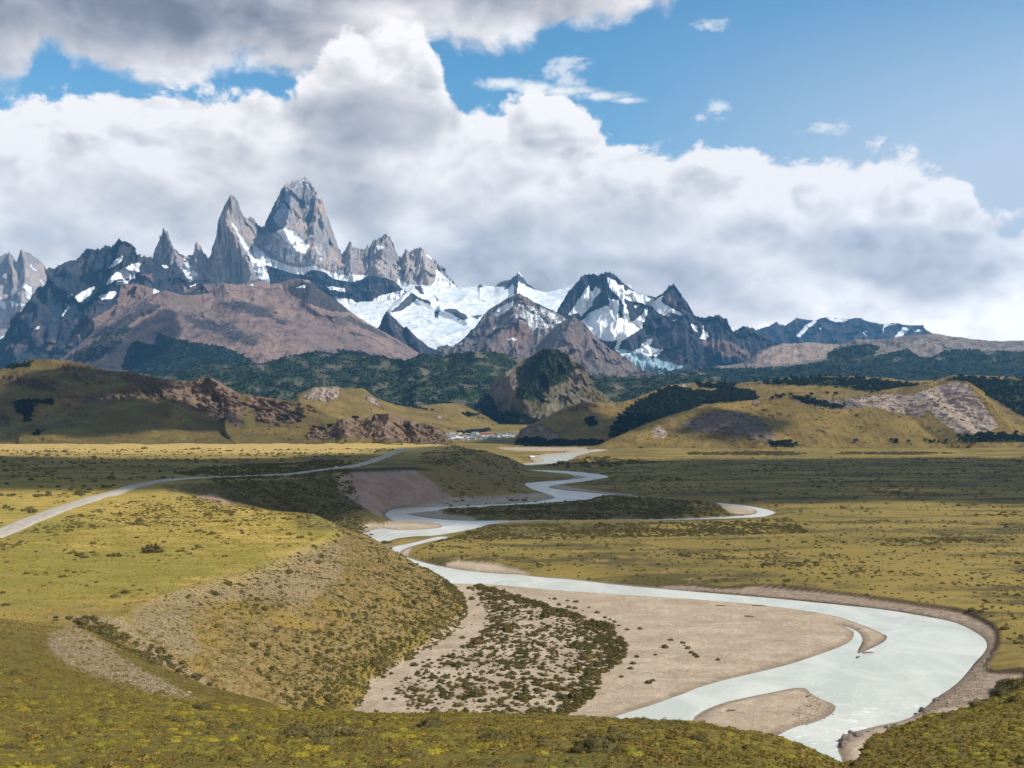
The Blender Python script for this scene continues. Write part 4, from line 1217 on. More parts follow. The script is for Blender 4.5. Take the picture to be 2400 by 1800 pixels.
    # wooded plateau on the right
    layer('hill', 'plateau', [([(1460, 890), (1520, 880), (1600, 870), (1700, 858), (1745, 850), (1775, 825), (1807, 812), (1839, 805), (1897, 802), (1940, 806), (1970, 806), (2006, 796), (2078, 795), (2123, 786), (2191, 782), (2259, 792), (2304, 797), (2350, 800), (2400, 797), (2500, 805), (2620, 800)], [(1460, 7600), (1745, 8600), (2620, 8600)]),
          ([(1460, 900), (1750, 872), (1900, 850), (2100, 830), (2300, 835), (2620, 840)], [(1460, 7300), (2620, 7900)]), ([(1460, 930), (1800, 905), (2620, 905)], 6600), ([(1460, 990), (2620, 990)], 5200)], 520, (44, 44, 14), 'plateau', 80, 260,
          dict(veg=[(C3((130, 900), (450, 800), (800, 800), (1050, 785), (1180, 750), (1200, 715), (1300, 682), (1420, 672), (1470, 690), (1440, 735), (1600, 700), (1690, 745), (1800, 712), (1900, 700), (2060, 710), (2500, 715), (2600, 1000), (130, 1000)), .72, 5),
                    (C3((200, 860), (600, 830), (1300, 780), (2500, 760), (2600, 1000), (200, 1000)), 1, 10)],
               alt=[(C3((800, 795), (830, 722), (960, 672), (1100, 664), (1260, 678), (1190, 745), (1050, 775), (900, 792)), .75, 5), (C3((1480, 700), (1640, 690), (1700, 730), (1660, 745)), .5, 5)]), jag=2.5, jlam=14, seed=12.0, vegnoise=.6)
    # forested hills in the middle and the rocky dome
    layer('hill', 'woods', [([(280, 900), (344, 878), (383, 878), (434, 868), (488, 856), (561, 848), (615, 851), (669, 836), (705, 831), (736, 824), (772, 831), (819, 827), (863, 836), (888, 833), (953, 844), (989, 835), (1062, 831), (1109, 827), (1152, 826), (1185, 829), (1221, 842),
          (1290, 860), (1400, 880), (1460, 885), (1520, 880), (1600, 875), (1700, 885)], [(280, 6600), (700, 6800), (1200, 5900), (1400, 6200), (1700, 6600)]), ([(280, 920), (500, 890), (800, 880), (1000, 890), (1220, 900), (1400, 920), (1700, 920)], 5600), ([(280, 960), (700, 930), (950, 960), (1200, 985), (1700, 990)], 4800),
          ([(280, 1010), (1700, 1025)], 4300)], 620, (40, 50, 26), 'forest', 85, 330,
          dict(veg=[([(200, 800), (1800, 800), (1800, 1100), (200, 1100)], .63, 5)],
               alt=[(C2((740, 1380), (800, 1340), (850, 1370), (840, 1440), (760, 1450)), .5, 6), (C2((870, 1390), (940, 1360), (930, 1420)), .45, 6), (C5((1230, 40), (1330, 0), (1440, 20), (1560, 120), (1530, 170), (1400, 180), (1260, 150)), .0)],
               grass=[(C2((1010, 1480), (1090, 1440), (1080, 1500), (1020, 1520)), .5, 6), (C2((860, 1570), (910, 1530), (940, 1570)), .6, 5), (C2((1370, 1350), (1420, 1340), (1440, 1370)), .8, 4), (C2((570, 1520), (690, 1480), (700, 1510), (600, 1540)), .5, 5), (C2((240, 1340), (320, 1350), (310, 1365)), .7, 3), (C1((2090, 1330), (2150, 1390), (2160, 1400), (2120, 1390)), .8, 3),
                      (C4((1640, 230), (1750, 210), (1760, 240)), .45, 5), (C4((1700, 300), (1850, 280), (1860, 320), (1700, 330)), .5, 6)]), jag=2.2, jlam=8, seed=13.0, vegnoise=.55, spurs=[(C2((810, 1350), (800, 1600)), 160, 60), (C2((1150, 1320), (1100, 1600)), 160, 70)])
    layer('hill', 'dome', [([(1120, 960), (1150, 905), (1165, 885), (1190, 872), (1221, 848), (1243, 836), (1264, 823), (1293, 819), (1322, 826), (1351, 842), (1369, 860), (1380, 882), (1398, 911), (1416, 925), (1441, 944), (1470, 965)], 5000),
          ([(1110, 985), (1200, 930), (1300, 905), (1390, 935), (1470, 975)], 4850), ([(1110, 1010), (1300, 990), (1470, 995)], 4550), ([(1110, 1040), (1470, 1040)], 4100)], 240, (50, 36, 12), 'forest', 70, 150,
          dict(veg=[(C2((1400, 1420), (1500, 1340), (1560, 1300), (1640, 1290), (1740, 1320), (1800, 1420), (1740, 1520), (1600, 1560), (1520, 1650), (1400, 1620)), .62, 10), (C5((1100, 60), (1240, 60), (1300, 170), (1450, 180), (1620, 260), (1440, 280), (1100, 250)), .7, 8), (C5((1450, 0), (1600, 30), (1600, 130), (1500, 90)), .7, 8)],
               alt=[(C2((1700, 1330), (1800, 1370), (1890, 1480), (1950, 1600), (1820, 1600), (1720, 1480)), .55, 8), (C2((1240, 1480), (1300, 1430), (1380, 1470), (1480, 1560), (1540, 1640), (1420, 1620), (1280, 1590), (1230, 1540)), .62, 6)],
               grass=[(C5((1490, 30), (1620, 120), (1600, 190), (1540, 180), (1440, 70)), .8, 5), (C5((1860, 20), (2060, 120), (1900, 110), (1800, 60)), .9, 5), (C5((1420, 180), (1600, 260), (1440, 290)), .6, 6)]), jag=3, seed=14.0, ribs=9, crag=20, spurs=[(C2((1640, 1300), (1560, 1420), (1460, 1560)), 160, 50), (C2((1330, 1440), (1420, 1600)), 160, 46)])
    # grassy slope behind the village
    layer('hill', 'villagehill', [([(690, 940), (700, 924), (736, 907), (790, 904), (805, 911), (852, 910), (881, 932), (915, 945), (953, 953), (990, 950), (1036, 946), (1076, 944), (1116, 964), (1152, 982), (1185, 996), (1206, 1006), (1240, 1025)], [(690, 3900), (900, 4100), (1100, 4700), (1240, 4700)]),
          ([(690, 970), (900, 985), (1030, 990), (1160, 1008), (1240, 1025)], [(690, 3500), (1240, 4300)]), ([(690, 1042), (960, 1042), (1240, 1034)], [(690, 3000), (1000, 3300), (1240, 3700)])], 240, (40, 40), 'hill', 16, 100,
          dict(alt=[(C5((20, 90), (100, 20), (270, 20), (260, 90), (180, 120)), .7, 5), (C5((410, 60), (500, 90), (560, 170), (450, 120)), .6, 5), (C5((1270, 310), (1350, 275), (1430, 310), (1420, 345), (1290, 340)), .9, 4), (C5((880, 210), (930, 200), (930, 235)), .7, 3), (C5((1140, 210), (1190, 190), (1250, 240), (1180, 245)), .3, 4)],
               veg=[(C5((1050, 195), (1100, 180), (1180, 200), (1100, 220)), .8, 4), (C5((600, 140), (700, 150), (900, 190), (870, 170), (650, 110)), .6, 5), (C5((1000, 310), (1100, 300), (1240, 290), (1240, 310), (1100, 330)), .6, 3)]), jag=1.2, seed=15.0, base=(0, 0, 0, .9), crag=36, zrel=.2)
    # right: wooded hill behind, slab hill before it
    layer('hill', 'righthill_back', [([(1180, 1046), (1208, 1030), (1221, 1005), (1261, 986), (1297, 968), (1326, 953), (1362, 943), (1405, 942), (1438, 945), (1490, 934), (1522, 920), (1567, 902), (1608, 898), (1653, 895), (1716, 899), (1793, 892), (1852, 884), (1965, 881), (2078, 885), (2123, 892), (2191, 890), (2236, 878),
          (2304, 880), (2400, 884), (2500, 880), (2620, 890)], [(1180, 3500), (1450, 3700), (1700, 4100), (2620, 4200)]), ([(1180, 1048), (1300, 1005), (1450, 985), (1650, 940), (1850, 915), (2100, 915), (2300, 930), (2620, 930)], [(1180, 3350), (1500, 3400), (1800, 3800), (2620, 3800)]),
          ([(1180, 1052), (2620, 1052)], [(1180, 2900), (2620, 2950)])], 620, (50, 44), 'hill', 22, 130,
          dict(veg=[(C3((60, 1170), (90, 1080), (200, 980), (300, 940), (370, 900), (480, 910), (560, 930), (700, 910), (800, 920), (830, 970), (700, 980), (560, 990), (400, 1050), (200, 1130)), .95, 5), (C3((510, 880), (720, 890), (700, 915), (540, 905)), .8, 4), (C3((780, 880), (1000, 850), (1250, 840), (1600, 880), (1800, 900), (1700, 915), (1400, 930), (1200, 900), (900, 895)), .62, 5),
                    (C3((1780, 880), (1860, 835), (2000, 850), (2500, 850), (2500, 1100), (2200, 1060), (2000, 940), (1900, 880)), .62, 6), (C5((1860, 230), (1920, 220), (1930, 270), (1880, 280)), .9, 4), (C5((1410, 360), (1700, 370), (2000, 380), (1900, 420), (1400, 420)), .9, 4)],
               alt=[(C5((1430, 300), (1560, 250), (1700, 330), (1700, 370), (1430, 370)), .55, 8), (C5((1650, 200), (1830, 120), (2040, 130), (1900, 160), (1760, 190)), .4, 8), (C3((360, 910), (440, 880), (510, 890), (400, 930)), .6, 5), (C3((440, 1010), (560, 955), (570, 970), (480, 1020)), .8, 4)]), jag=1.6, seed=16.0, base=(0, 0, 0, .85), crag=30, spurs=[(C5((1830, 120), (1560, 250), (1430, 320)), 60, 40)])
    layer('hill', 'righthill', [([(1370, 1052), (1400, 1046), (1445, 1024), (1513, 993), (1581, 970), (1644, 952), (1716, 943), (1790, 934), (1850, 929), (1950, 924), (2050, 918), (2123, 905), (2170, 896), (2200, 892), (2236, 895), (2290, 918), (2320, 940), (2350, 968), (2380, 998), (2410, 1020), (2470, 1040), (2620, 1046)], [(1370, 2800), (1600, 3100), (2200, 3300), (2400, 3100), (2620, 2950)]),
          ([(1370, 1053), (1500, 1015), (1700, 985), (1900, 965), (2100, 960), (2250, 965), (2400, 1030), (2620, 1049)], [(1370, 2780), (1600, 2960), (2200, 3060), (2620, 2920)]), ([(1370, 1054), (2620, 1053)], [(1370, 2740), (2620, 2780)])], 560, (60, 54), 'hill', 16, 120,
          dict(alt=[(C3((280, 1120), (320, 1100), (360, 1130), (350, 1170), (290, 1160)), .8, 4), (C3((1290, 960), (1500, 930), (1640, 940), (1720, 1000), (1690, 1060), (1560, 1040), (1380, 1000)), .62, 5), (C3((1640, 935), (1750, 900), (1860, 870), (1920, 890), (1990, 980), (2060, 1070), (2080, 1110), (2000, 1140), (1870, 1140), (1780, 1080), (1700, 1000)), .95, 5),
                    (C3((820, 960), (860, 970), (830, 1010), (790, 990)), .5, 4), (C3((1000, 1110), (1200, 1100), (1260, 1110), (1150, 1130)), .42, 6)],
               grass=[(C3((380, 1110), (560, 1030), (720, 1010), (850, 1060), (950, 1170), (880, 1200), (700, 1160), (480, 1130)), -.62, 8), (C3((1000, 960), (1290, 960), (1400, 1010), (1280, 1020), (1050, 990)), -.75, 4)],
               veg=[(C3((1000, 950), (1100, 960), (1290, 1000), (1270, 1020), (1080, 990)), .75, 4), (C3((1860, 1150), (2050, 1140), (2300, 1150), (2300, 1190), (1900, 1190)), .8, 4), (C3((880, 1190), (1000, 1185), (1080, 1200), (1000, 1215), (900, 1210)), .9, 3), (C3((1960, 930), (2060, 990), (2200, 1080), (2300, 1100), (2300, 1020), (2060, 940)), .5, 6), (C3((1500, 1185), (1680, 1190), (1820, 1180), (1830, 1195), (1500, 1200)), .5, 3)]),
          jag=1.4, seed=17.0, base=(0, 0, 0, .95), ribs=6, crag=15, zrel=.3, spurs=[(C3((560, 1000), (700, 1080), (900, 1190)), 90, 50), (C3((1640, 940), (1760, 1060), (1880, 1150)), 120, 40), (C3((1850, 870), (2000, 1020), (2080, 1120)), 90, 40)])
    # left: hill with rock knobs, craggy knoll at its end
    layer('hill', 'lefthill', [([(-420, 900), (-120, 880), (0, 866), (33, 854), (72, 843), (119, 841), (163, 846), (217, 855), (253, 869), (307, 871), (362, 884), (416, 891), (448, 894), (467, 885), (506, 882), (524, 888), (542, 902), (571, 922), (615, 929), (669, 938), (723, 948), (780, 975), (850, 1010), (900, 1034), (960, 1042)], [(-420, 3000), (300, 2950), (560, 2750), (960, 2350)]),
          ([(-420, 960), (0, 940), (150, 930), (300, 930), (450, 940), (600, 965), (750, 1000), (960, 1044)], [(-420, 2700), (500, 2550), (960, 2300)]), ([(-420, 1000), (0, 990), (200, 985), (350, 990), (500, 1000), (700, 1020), (960, 1045)], [(-420, 2480), (960, 2250)]), ([(-420, 1044), (960, 1044)], [(-420, 2080), (960, 2090)])],
          620, (44, 36, 22), 'crag', 24, 120,
          dict(alt=[(C4((1240, 260), (1290, 235), (1400, 228), (1460, 245), (1540, 320), (1590, 420), (1560, 540), (1520, 560), (1440, 500), (1340, 450), (1250, 420), (1180, 350), (1230, 300)), .55, 6), (C4((1600, 350), (1750, 380), (1850, 440), (1780, 540), (1680, 520), (1600, 420)), .5, 6), (C4((2000, 580), (2050, 550), (2110, 570), (2100, 640), (1980, 620)), .6, 5)],
               grass=[(C4((1180, 240), (1400, 225), (1600, 400), (1560, 560), (1420, 500), (1200, 440), (1080, 370), (700, 390), (400, 420), (380, 360), (700, 330), (1000, 300)), -.70, 8), (C4((0, 240), (150, 220), (350, 260), (480, 310), (300, 320), (100, 280), (0, 270)), -.7, 6), (C4((400, 160), (560, 150), (700, 210), (700, 270), (560, 280), (430, 220)), -.55, 6), (C4((740, 210), (900, 210), (1200, 270), (1150, 330), (850, 280)), -.6, 6),
                      (C4((1590, 340), (1800, 370), (2000, 450), (1950, 520), (1760, 545), (1640, 500)), -.62, 6), (C4((0, 420), (60, 500), (60, 550), (0, 540)), -.7, 4), (C4((2000, 550), (2250, 530), (2250, 640), (1990, 630)), -.6, 6), (C4((1900, 370), (2080, 400), (2100, 460), (1950, 450)), -.5, 6)],
               veg=[(C4((90, 400), (200, 410), (220, 430), (185, 530), (150, 490)), 1, 3), (C4((90, 395), (180, 380), (350, 385), (340, 410), (200, 400)), .85, 3), (C4((0, 160), (100, 150), (200, 125), (200, 165), (60, 180)), .8, 4), (C4((180, 615), (250, 590), (300, 565), (250, 610)), .8, 3)]),
          jag=1.6, seed=18.0, base=(0, 0, 0, .95), ribs=7, crag=38, zrel=.3, spurs=[(C4((1430, 230), (1560, 400), (1540, 560)), 110, 36), (C4((1080, 290), (1180, 420)), 70, 40), (C4((900, 440), (500, 500), (200, 620)), 60, 40), (C4((560, 150), (430, 300)), 60, 50)])
    layer('hill', 'knoll', [([(735, 1040), (750, 1022), (765, 1008), (785, 992), (808, 981), (825, 979), (850, 984), (863, 976), (881, 970), (917, 968), (935, 976), (950, 985), (968, 984), (985, 988), (1000, 994), (1022, 1001), (1036, 1006), (1044, 1016), (1050, 1030), (1062, 1040)], 2330),
          ([(735, 1042), (800, 1020), (900, 1015), (1000, 1025), (1062, 1041)], 2250), ([(735, 1044), (1062, 1044)], [(735, 2150), (1062, 2120)])], 200, (36, 24), 'crag', 30, 70,
          dict(alt=[(C5((180, 310), (300, 225), (480, 200), (600, 190), (700, 240), (790, 370), (600, 360), (450, 330), (300, 350)), .62, 5)], grass=[(C5((150, 330), (300, 220), (450, 210), (600, 185), (700, 230), (850, 260), (960, 320), (960, 385), (780, 380), (600, 370), (400, 345), (220, 350)), -.9, 4), (C5((60, 320), (110, 280), (160, 340), (100, 350)), -.7, 4)],
               veg=[(C5((345, 200), (400, 190), (440, 205), (410, 225), (360, 220)), .9, 3)]), jag=2.5, seed=19.0, base=(0, 0, 0, .95), ribs=7, crag=14, spurs=[(C5((600, 190), (560, 340)), 50, 30), (C5((300, 225), (330, 340)), 40, 26), (C5((745, 235), (800, 370)), 50, 24)])


# ------------------------------------------------------------------ air
def box_mesh(name, a, b):
    (x0, y0, z0), (x1, y1, z1) = a, b
    co = [(x0, y0, z0), (x1, y0, z0), (x1, y1, z0), (x0, y1, z0), (x0, y0, z1), (x1, y0, z1), (x1, y1, z1), (x0, y1, z1)]
    return new_mesh(name, co, [(3, 2, 1, 0), (4, 5, 6, 7), (0, 1, 5, 4), (1, 2, 6, 5), (2, 3, 7, 6), (3, 0, 4, 7)], (), False)


HAZE_TOP = 3560.0


def build_haze():
    m = bpy.data.materials.new('haze')
    m.use_nodes = True
    g = NT(m.node_tree)
    out = g.n('ShaderNodeOutputMaterial')
    v = g.n('ShaderNodeVolumePrincipled')
    v.inputs['Color'].default_value = (0.20, 0.55, 1.0, 1)
    v.inputs['Density'].default_value = 2.7e-5
    v.inputs['Anisotropy'].default_value = 0.15
    g.t.links.new(v.outputs[0], out.inputs['Volume'])
    me = box_mesh('haze', (-24000, -400, ZMIN - 1.5), (24000, 22500, HAZE_TOP))
    me.materials.append(m)
    o = link('haze', me)
    o['kind'] = 'stuff'


# ------------------------------------------------------------------ plants, stones, houses, cars, clouds overhead
import bmesh


def veg_mat(name, a, b, c=None, scale=6.0, rough=0.9):
    g, bs = mat(name)
    oi = g.n('ShaderNodeObjectInfo')
    tc = g.n('ShaderNodeTexCoord')
    n = g.noise(tc.outputs['Object'], scale, 3, 0.6)
    col = g.mix(oi.outputs['Random'], a, b)
    col = g.mix(g.ss(n, 0.42, 0.66), col, c or tuple(v * 0.45 for v in a))
    g.put(bs.inputs['Base Color'], col)
    bs.inputs['Roughness'].default_value = rough
    bs.inputs['Specular IOR Level'].default_value = 0.08


def plain_mat(name, a, b, scale=1.0, rough=0.8):
    g, bs = mat(name)
    tc = g.n('ShaderNodeTexCoord')
    n = g.noise(tc.outputs['Object'], scale, 4, 0.6)
    g.put(bs.inputs['Base Color'], g.mix(g.ss(n, 0.35, 0.65), a, b))
    bs.inputs['Roughness'].default_value = rough


def life_mats():
    veg_mat('bush', (0.075, 0.075, 0.022), (0.175, 0.120, 0.038), (0.060, 0.052, 0.020))
    veg_mat('scrub', (0.090, 0.078, 0.028), (0.175, 0.135, 0.042), (0.060, 0.052, 0.022))
    veg_mat('cushion', (0.30, 0.235, 0.022), (0.165, 0.145, 0.028), (0.11, 0.092, 0.022), 9.0)
    veg_mat('tuft', (0.155, 0.125, 0.030), (0.27, 0.18, 0.045), (0.09, 0.072, 0.022), 9.0)
    veg_mat('leaf', (0.016, 0.025, 0.014), (0.034, 0.042, 0.020), None, 0.5)
    plain_mat('bark', (0.09, 0.065, 0.045), (0.13, 0.10, 0.075), 3)
    plain_mat('driftwood', (0.16, 0.10, 0.065), (0.28, 0.21, 0.16), 3)
    plain_mat('boulder', (0.13, 0.105, 0.09), (0.25, 0.20, 0.165), 1.5)
    plain_mat('pebble', (0.36, 0.285, 0.20), (0.20, 0.155, 0.105), 1.5)
    veg_mat('straw', (0.50, 0.36, 0.085), (0.33, 0.25, 0.055), (0.20, 0.155, 0.04), 9.0)
    for k, c in dict(wall_white=(.72, .71, .68), wall_grey=(.35, .36, .36), wall_green=(.30, .40, .36), wall_wood=(.30, .20, .12), roof_white=(.78, .78, .77), roof_grey=(.26, .28, .30), roof_green=(.16, .24, .22),
                     roof_red=(.52, .15, .12), roof_slate=(.12, .13, .16), car_paint=(.75, .76, .77), car_glass=(.02, .025, .03), tyre=(.02, .02, .02)).items():
        plain_mat(k, c, tuple(v * .85 for v in c), 0.4, 0.35 if k.startswith('car') else 0.8)
    g, bs = mat('cloud')
    g.put(bs.inputs['Base Color'], (0.9, 0.9, 0.92))
    tr = g.n('ShaderNodeBsdfTransparent')
    mx = g.n('ShaderNodeMixShader')
    mx.inputs[0].default_value = 0.90
    g.t.links.new(tr.outputs[0], mx.inputs[1])
    g.t.links.new(bs.outputs[0], mx.inputs[2])
    g.t.links.new(mx.outputs[0], [n for n in g.t.nodes if n.type == 'OUTPUT_MATERIAL'][0].inputs[0])


def clump(name, material, seed, sub=2, lump=0.28, flat=0.6, leaves=140, leaf=0.16, squash=1.0):
    """low plant: a lumpy mound, its outline broken by leaf sized faces; one unit wide, base at 0"""
    rs = np.random.default_rng(seed)
    bm = bmesh.new()
    bmesh.ops.create_icosphere(bm, subdivisions=sub, radius=0.5)
    co = np.array([v.co[:] for v in bm.verts])
    fc = np.array([[v.index for v in f.verts] for f in bm.faces])
    bm.free()
    n = co / np.linalg.norm(co, axis=1)[:, None]
    r = 1 + lump * fbm(n[:, 0] * 1.7 + seed * 3.1, n[:, 1] * 1.7, 3, z=n[:, 2] * 1.7) * 2
    co = co * r[:, None]
    co[:, 2] = np.where(co[:, 2] < 0, co[:, 2] * 0.25, co[:, 2]) * flat * 2 * squash
    V, F = [co], [fc]
    if leaves:
        d = rs.normal(size=(leaves, 3))
        d[:, 2] = np.abs(d[:, 2]) * 0.9 + 0.02
        d /= np.linalg.norm(d, axis=1)[:, None]
        rr = 1 + lump * fbm(d[:, 0] * 1.7 + seed * 3.1, d[:, 1] * 1.7, 3, z=d[:, 2] * 1.7) * 2
        c = d * (0.5 * rr * rs.uniform(0.9, 1.16, leaves))[:, None]
        c[:, 2] *= flat * 2 * squash
        t1 = np.cross(d, rs.normal(size=(leaves, 3)))
        t1 /= np.linalg.norm(t1, axis=1)[:, None]
        t2 = np.cross(d, t1) * 0.5 + d * rs.uniform(0.2, 0.9, leaves)[:, None]
        s = leaf * rs.uniform(0.5, 1.2, leaves)[:, None]
        V.append(np.stack([c - t1 * s * .5, c + t1 * s * .5, c + t2 * s], 1).reshape(-1, 3))
        F.append(np.arange(leaves * 3).reshape(-1, 3) + len(co))
    return new_mesh(name, np.concatenate(V), np.concatenate(F), [M[material]], True)


def scatter(name, P, size, protos, tilt=None, squash=None):
    """one object that carries plants nobody could count, as instances on points"""
    n = len(P)
    me = bpy.data.meshes.new(name)
    me.vertices.add(n)
    me.vertices.foreach_set('co', np.ascontiguousarray(P, np.float32).ravel())
    a = me.attributes.new('size', 'FLOAT_VECTOR', 'POINT')
    sz = np.repeat(np.asarray(size, np.float32)[:, None], 3, 1)
    sz[:, :2] *= RNG.uniform(0.85, 1.25, (n, 2))
    if squash is not None:
        sz[:, 2] *= squash
    a.data.foreach_set('vector', sz.astype(np.float32).ravel())
    r = np.zeros((n, 3), np.float32)
    r[:, 2] = RNG.uniform(0, 6.28, n)
    a = me.attributes.new('turn', 'FLOAT_VECTOR', 'POINT')
    a.data.foreach_set('vector', r.ravel())
    a = me.attributes.new('pick', 'INT', 'POINT')
    a.data.foreach_set('value', RNG.integers(0, len(protos), n).astype(np.int32))
    o = link(name, me)
    o['kind'] = 'stuff'
    ng = bpy.data.node_groups.new(name, 'GeometryNodeTree')
    ng.interface.new_socket('Geometry', in_out='INPUT', socket_type='NodeSocketGeometry')
    ng.interface.new_socket('Geometry', in_out='OUTPUT', socket_type='NodeSocketGeometry')
    gi, go = ng.nodes.new('NodeGroupInput'), ng.nodes.new('NodeGroupOutput')
    ip = ng.nodes.new('GeometryNodeInstanceOnPoints')
    ng.links.new(gi.outputs[0], ip.inputs['Points'])
    jn = ng.nodes.new('GeometryNodeJoinGeometry')
    for p in reversed(protos):
        oi = ng.nodes.new('GeometryNodeObjectInfo')
        oi.inputs['Object'].default_value = p
        oi.inputs['As Instance'].default_value = True
        ng.links.new(oi.outputs['Geometry'], jn.inputs[0])
    ng.links.new(jn.outputs[0], ip.inputs['Instance'])
    ip.inputs['Pick Instance'].default_value = True

    def named(k, typ):
        nd = ng.nodes.new('GeometryNodeInputNamedAttribute')
        nd.data_type = typ
        nd.inputs['Name'].default_value = k
        return nd.outputs[0]
    ng.links.new(named('pick', 'INT'), ip.inputs['Instance Index'])
    e2r = ng.nodes.new('FunctionNodeEulerToRotation')
    ng.links.new(named('turn', 'FLOAT_VECTOR'), e2r.inputs[0])
    ng.links.new(e2r.outputs[0], ip.inputs['Rotation'])
    ng.links.new(named('size', 'FLOAT_VECTOR'), ip.inputs['Scale'])
    ng.links.new(ip.outputs[0], go.inputs[0])
    md = o.modifiers.new('plants', 'NODES')
    md.node_group = ng
    return o


def proto(name, me):
    return bpy.data.objects.new(name, me)          # never linked: only the source of the instances


def in_poly(polyw, n, dens=None):
    """n random places inside a plan outline, thinned by a density function"""
    a = np.array(polyw)
    out = []
    tot = 0
    for _ in range(60):
        X = RNG.uniform(a[:, 0].min(), a[:, 0].max(), n)
        Y = RNG.uniform(a[:, 1].min(), a[:, 1].max(), n)
        k = inside(X, Y, polyw)
        X, Y = X[k], Y[k]
        if dens is not None and len(X):
            k = RNG.random(len(X)) < dens(X, Y)
            X, Y = X[k], Y[k]
        out.append(np.stack([X, Y], 1))
        tot += len(X)
        if tot >= n:
            break
    return np.concatenate(out)[:n]


def px_pts(polys, n, y0, y1, x0=-.55, x1=.55, soft=4, dens=None):
    """n random places on the ground that the photograph shows inside an outline"""
    out, tot = [], 0
    for _ in range(80):
        Y = RNG.uniform(y0, y1, n * 4)
        X = RNG.uniform(x0, x1, n * 4) * Y
        z = ground_z(X, Y)
        p, q = proj(X, Y, z)
        k = RNG.random(n * 4) < mask(p, q, polys, soft)
        if dens is not None:
            k &= RNG.random(n * 4) < dens(X, Y)
        out.append(np.column_stack([X, Y, z])[k])
        tot += k.sum()
        if tot >= n:
            break
    return np.concatenate(out)[:n]


def seen_px(P):
    return proj(P[:, 0], P[:, 1], P[:, 2])


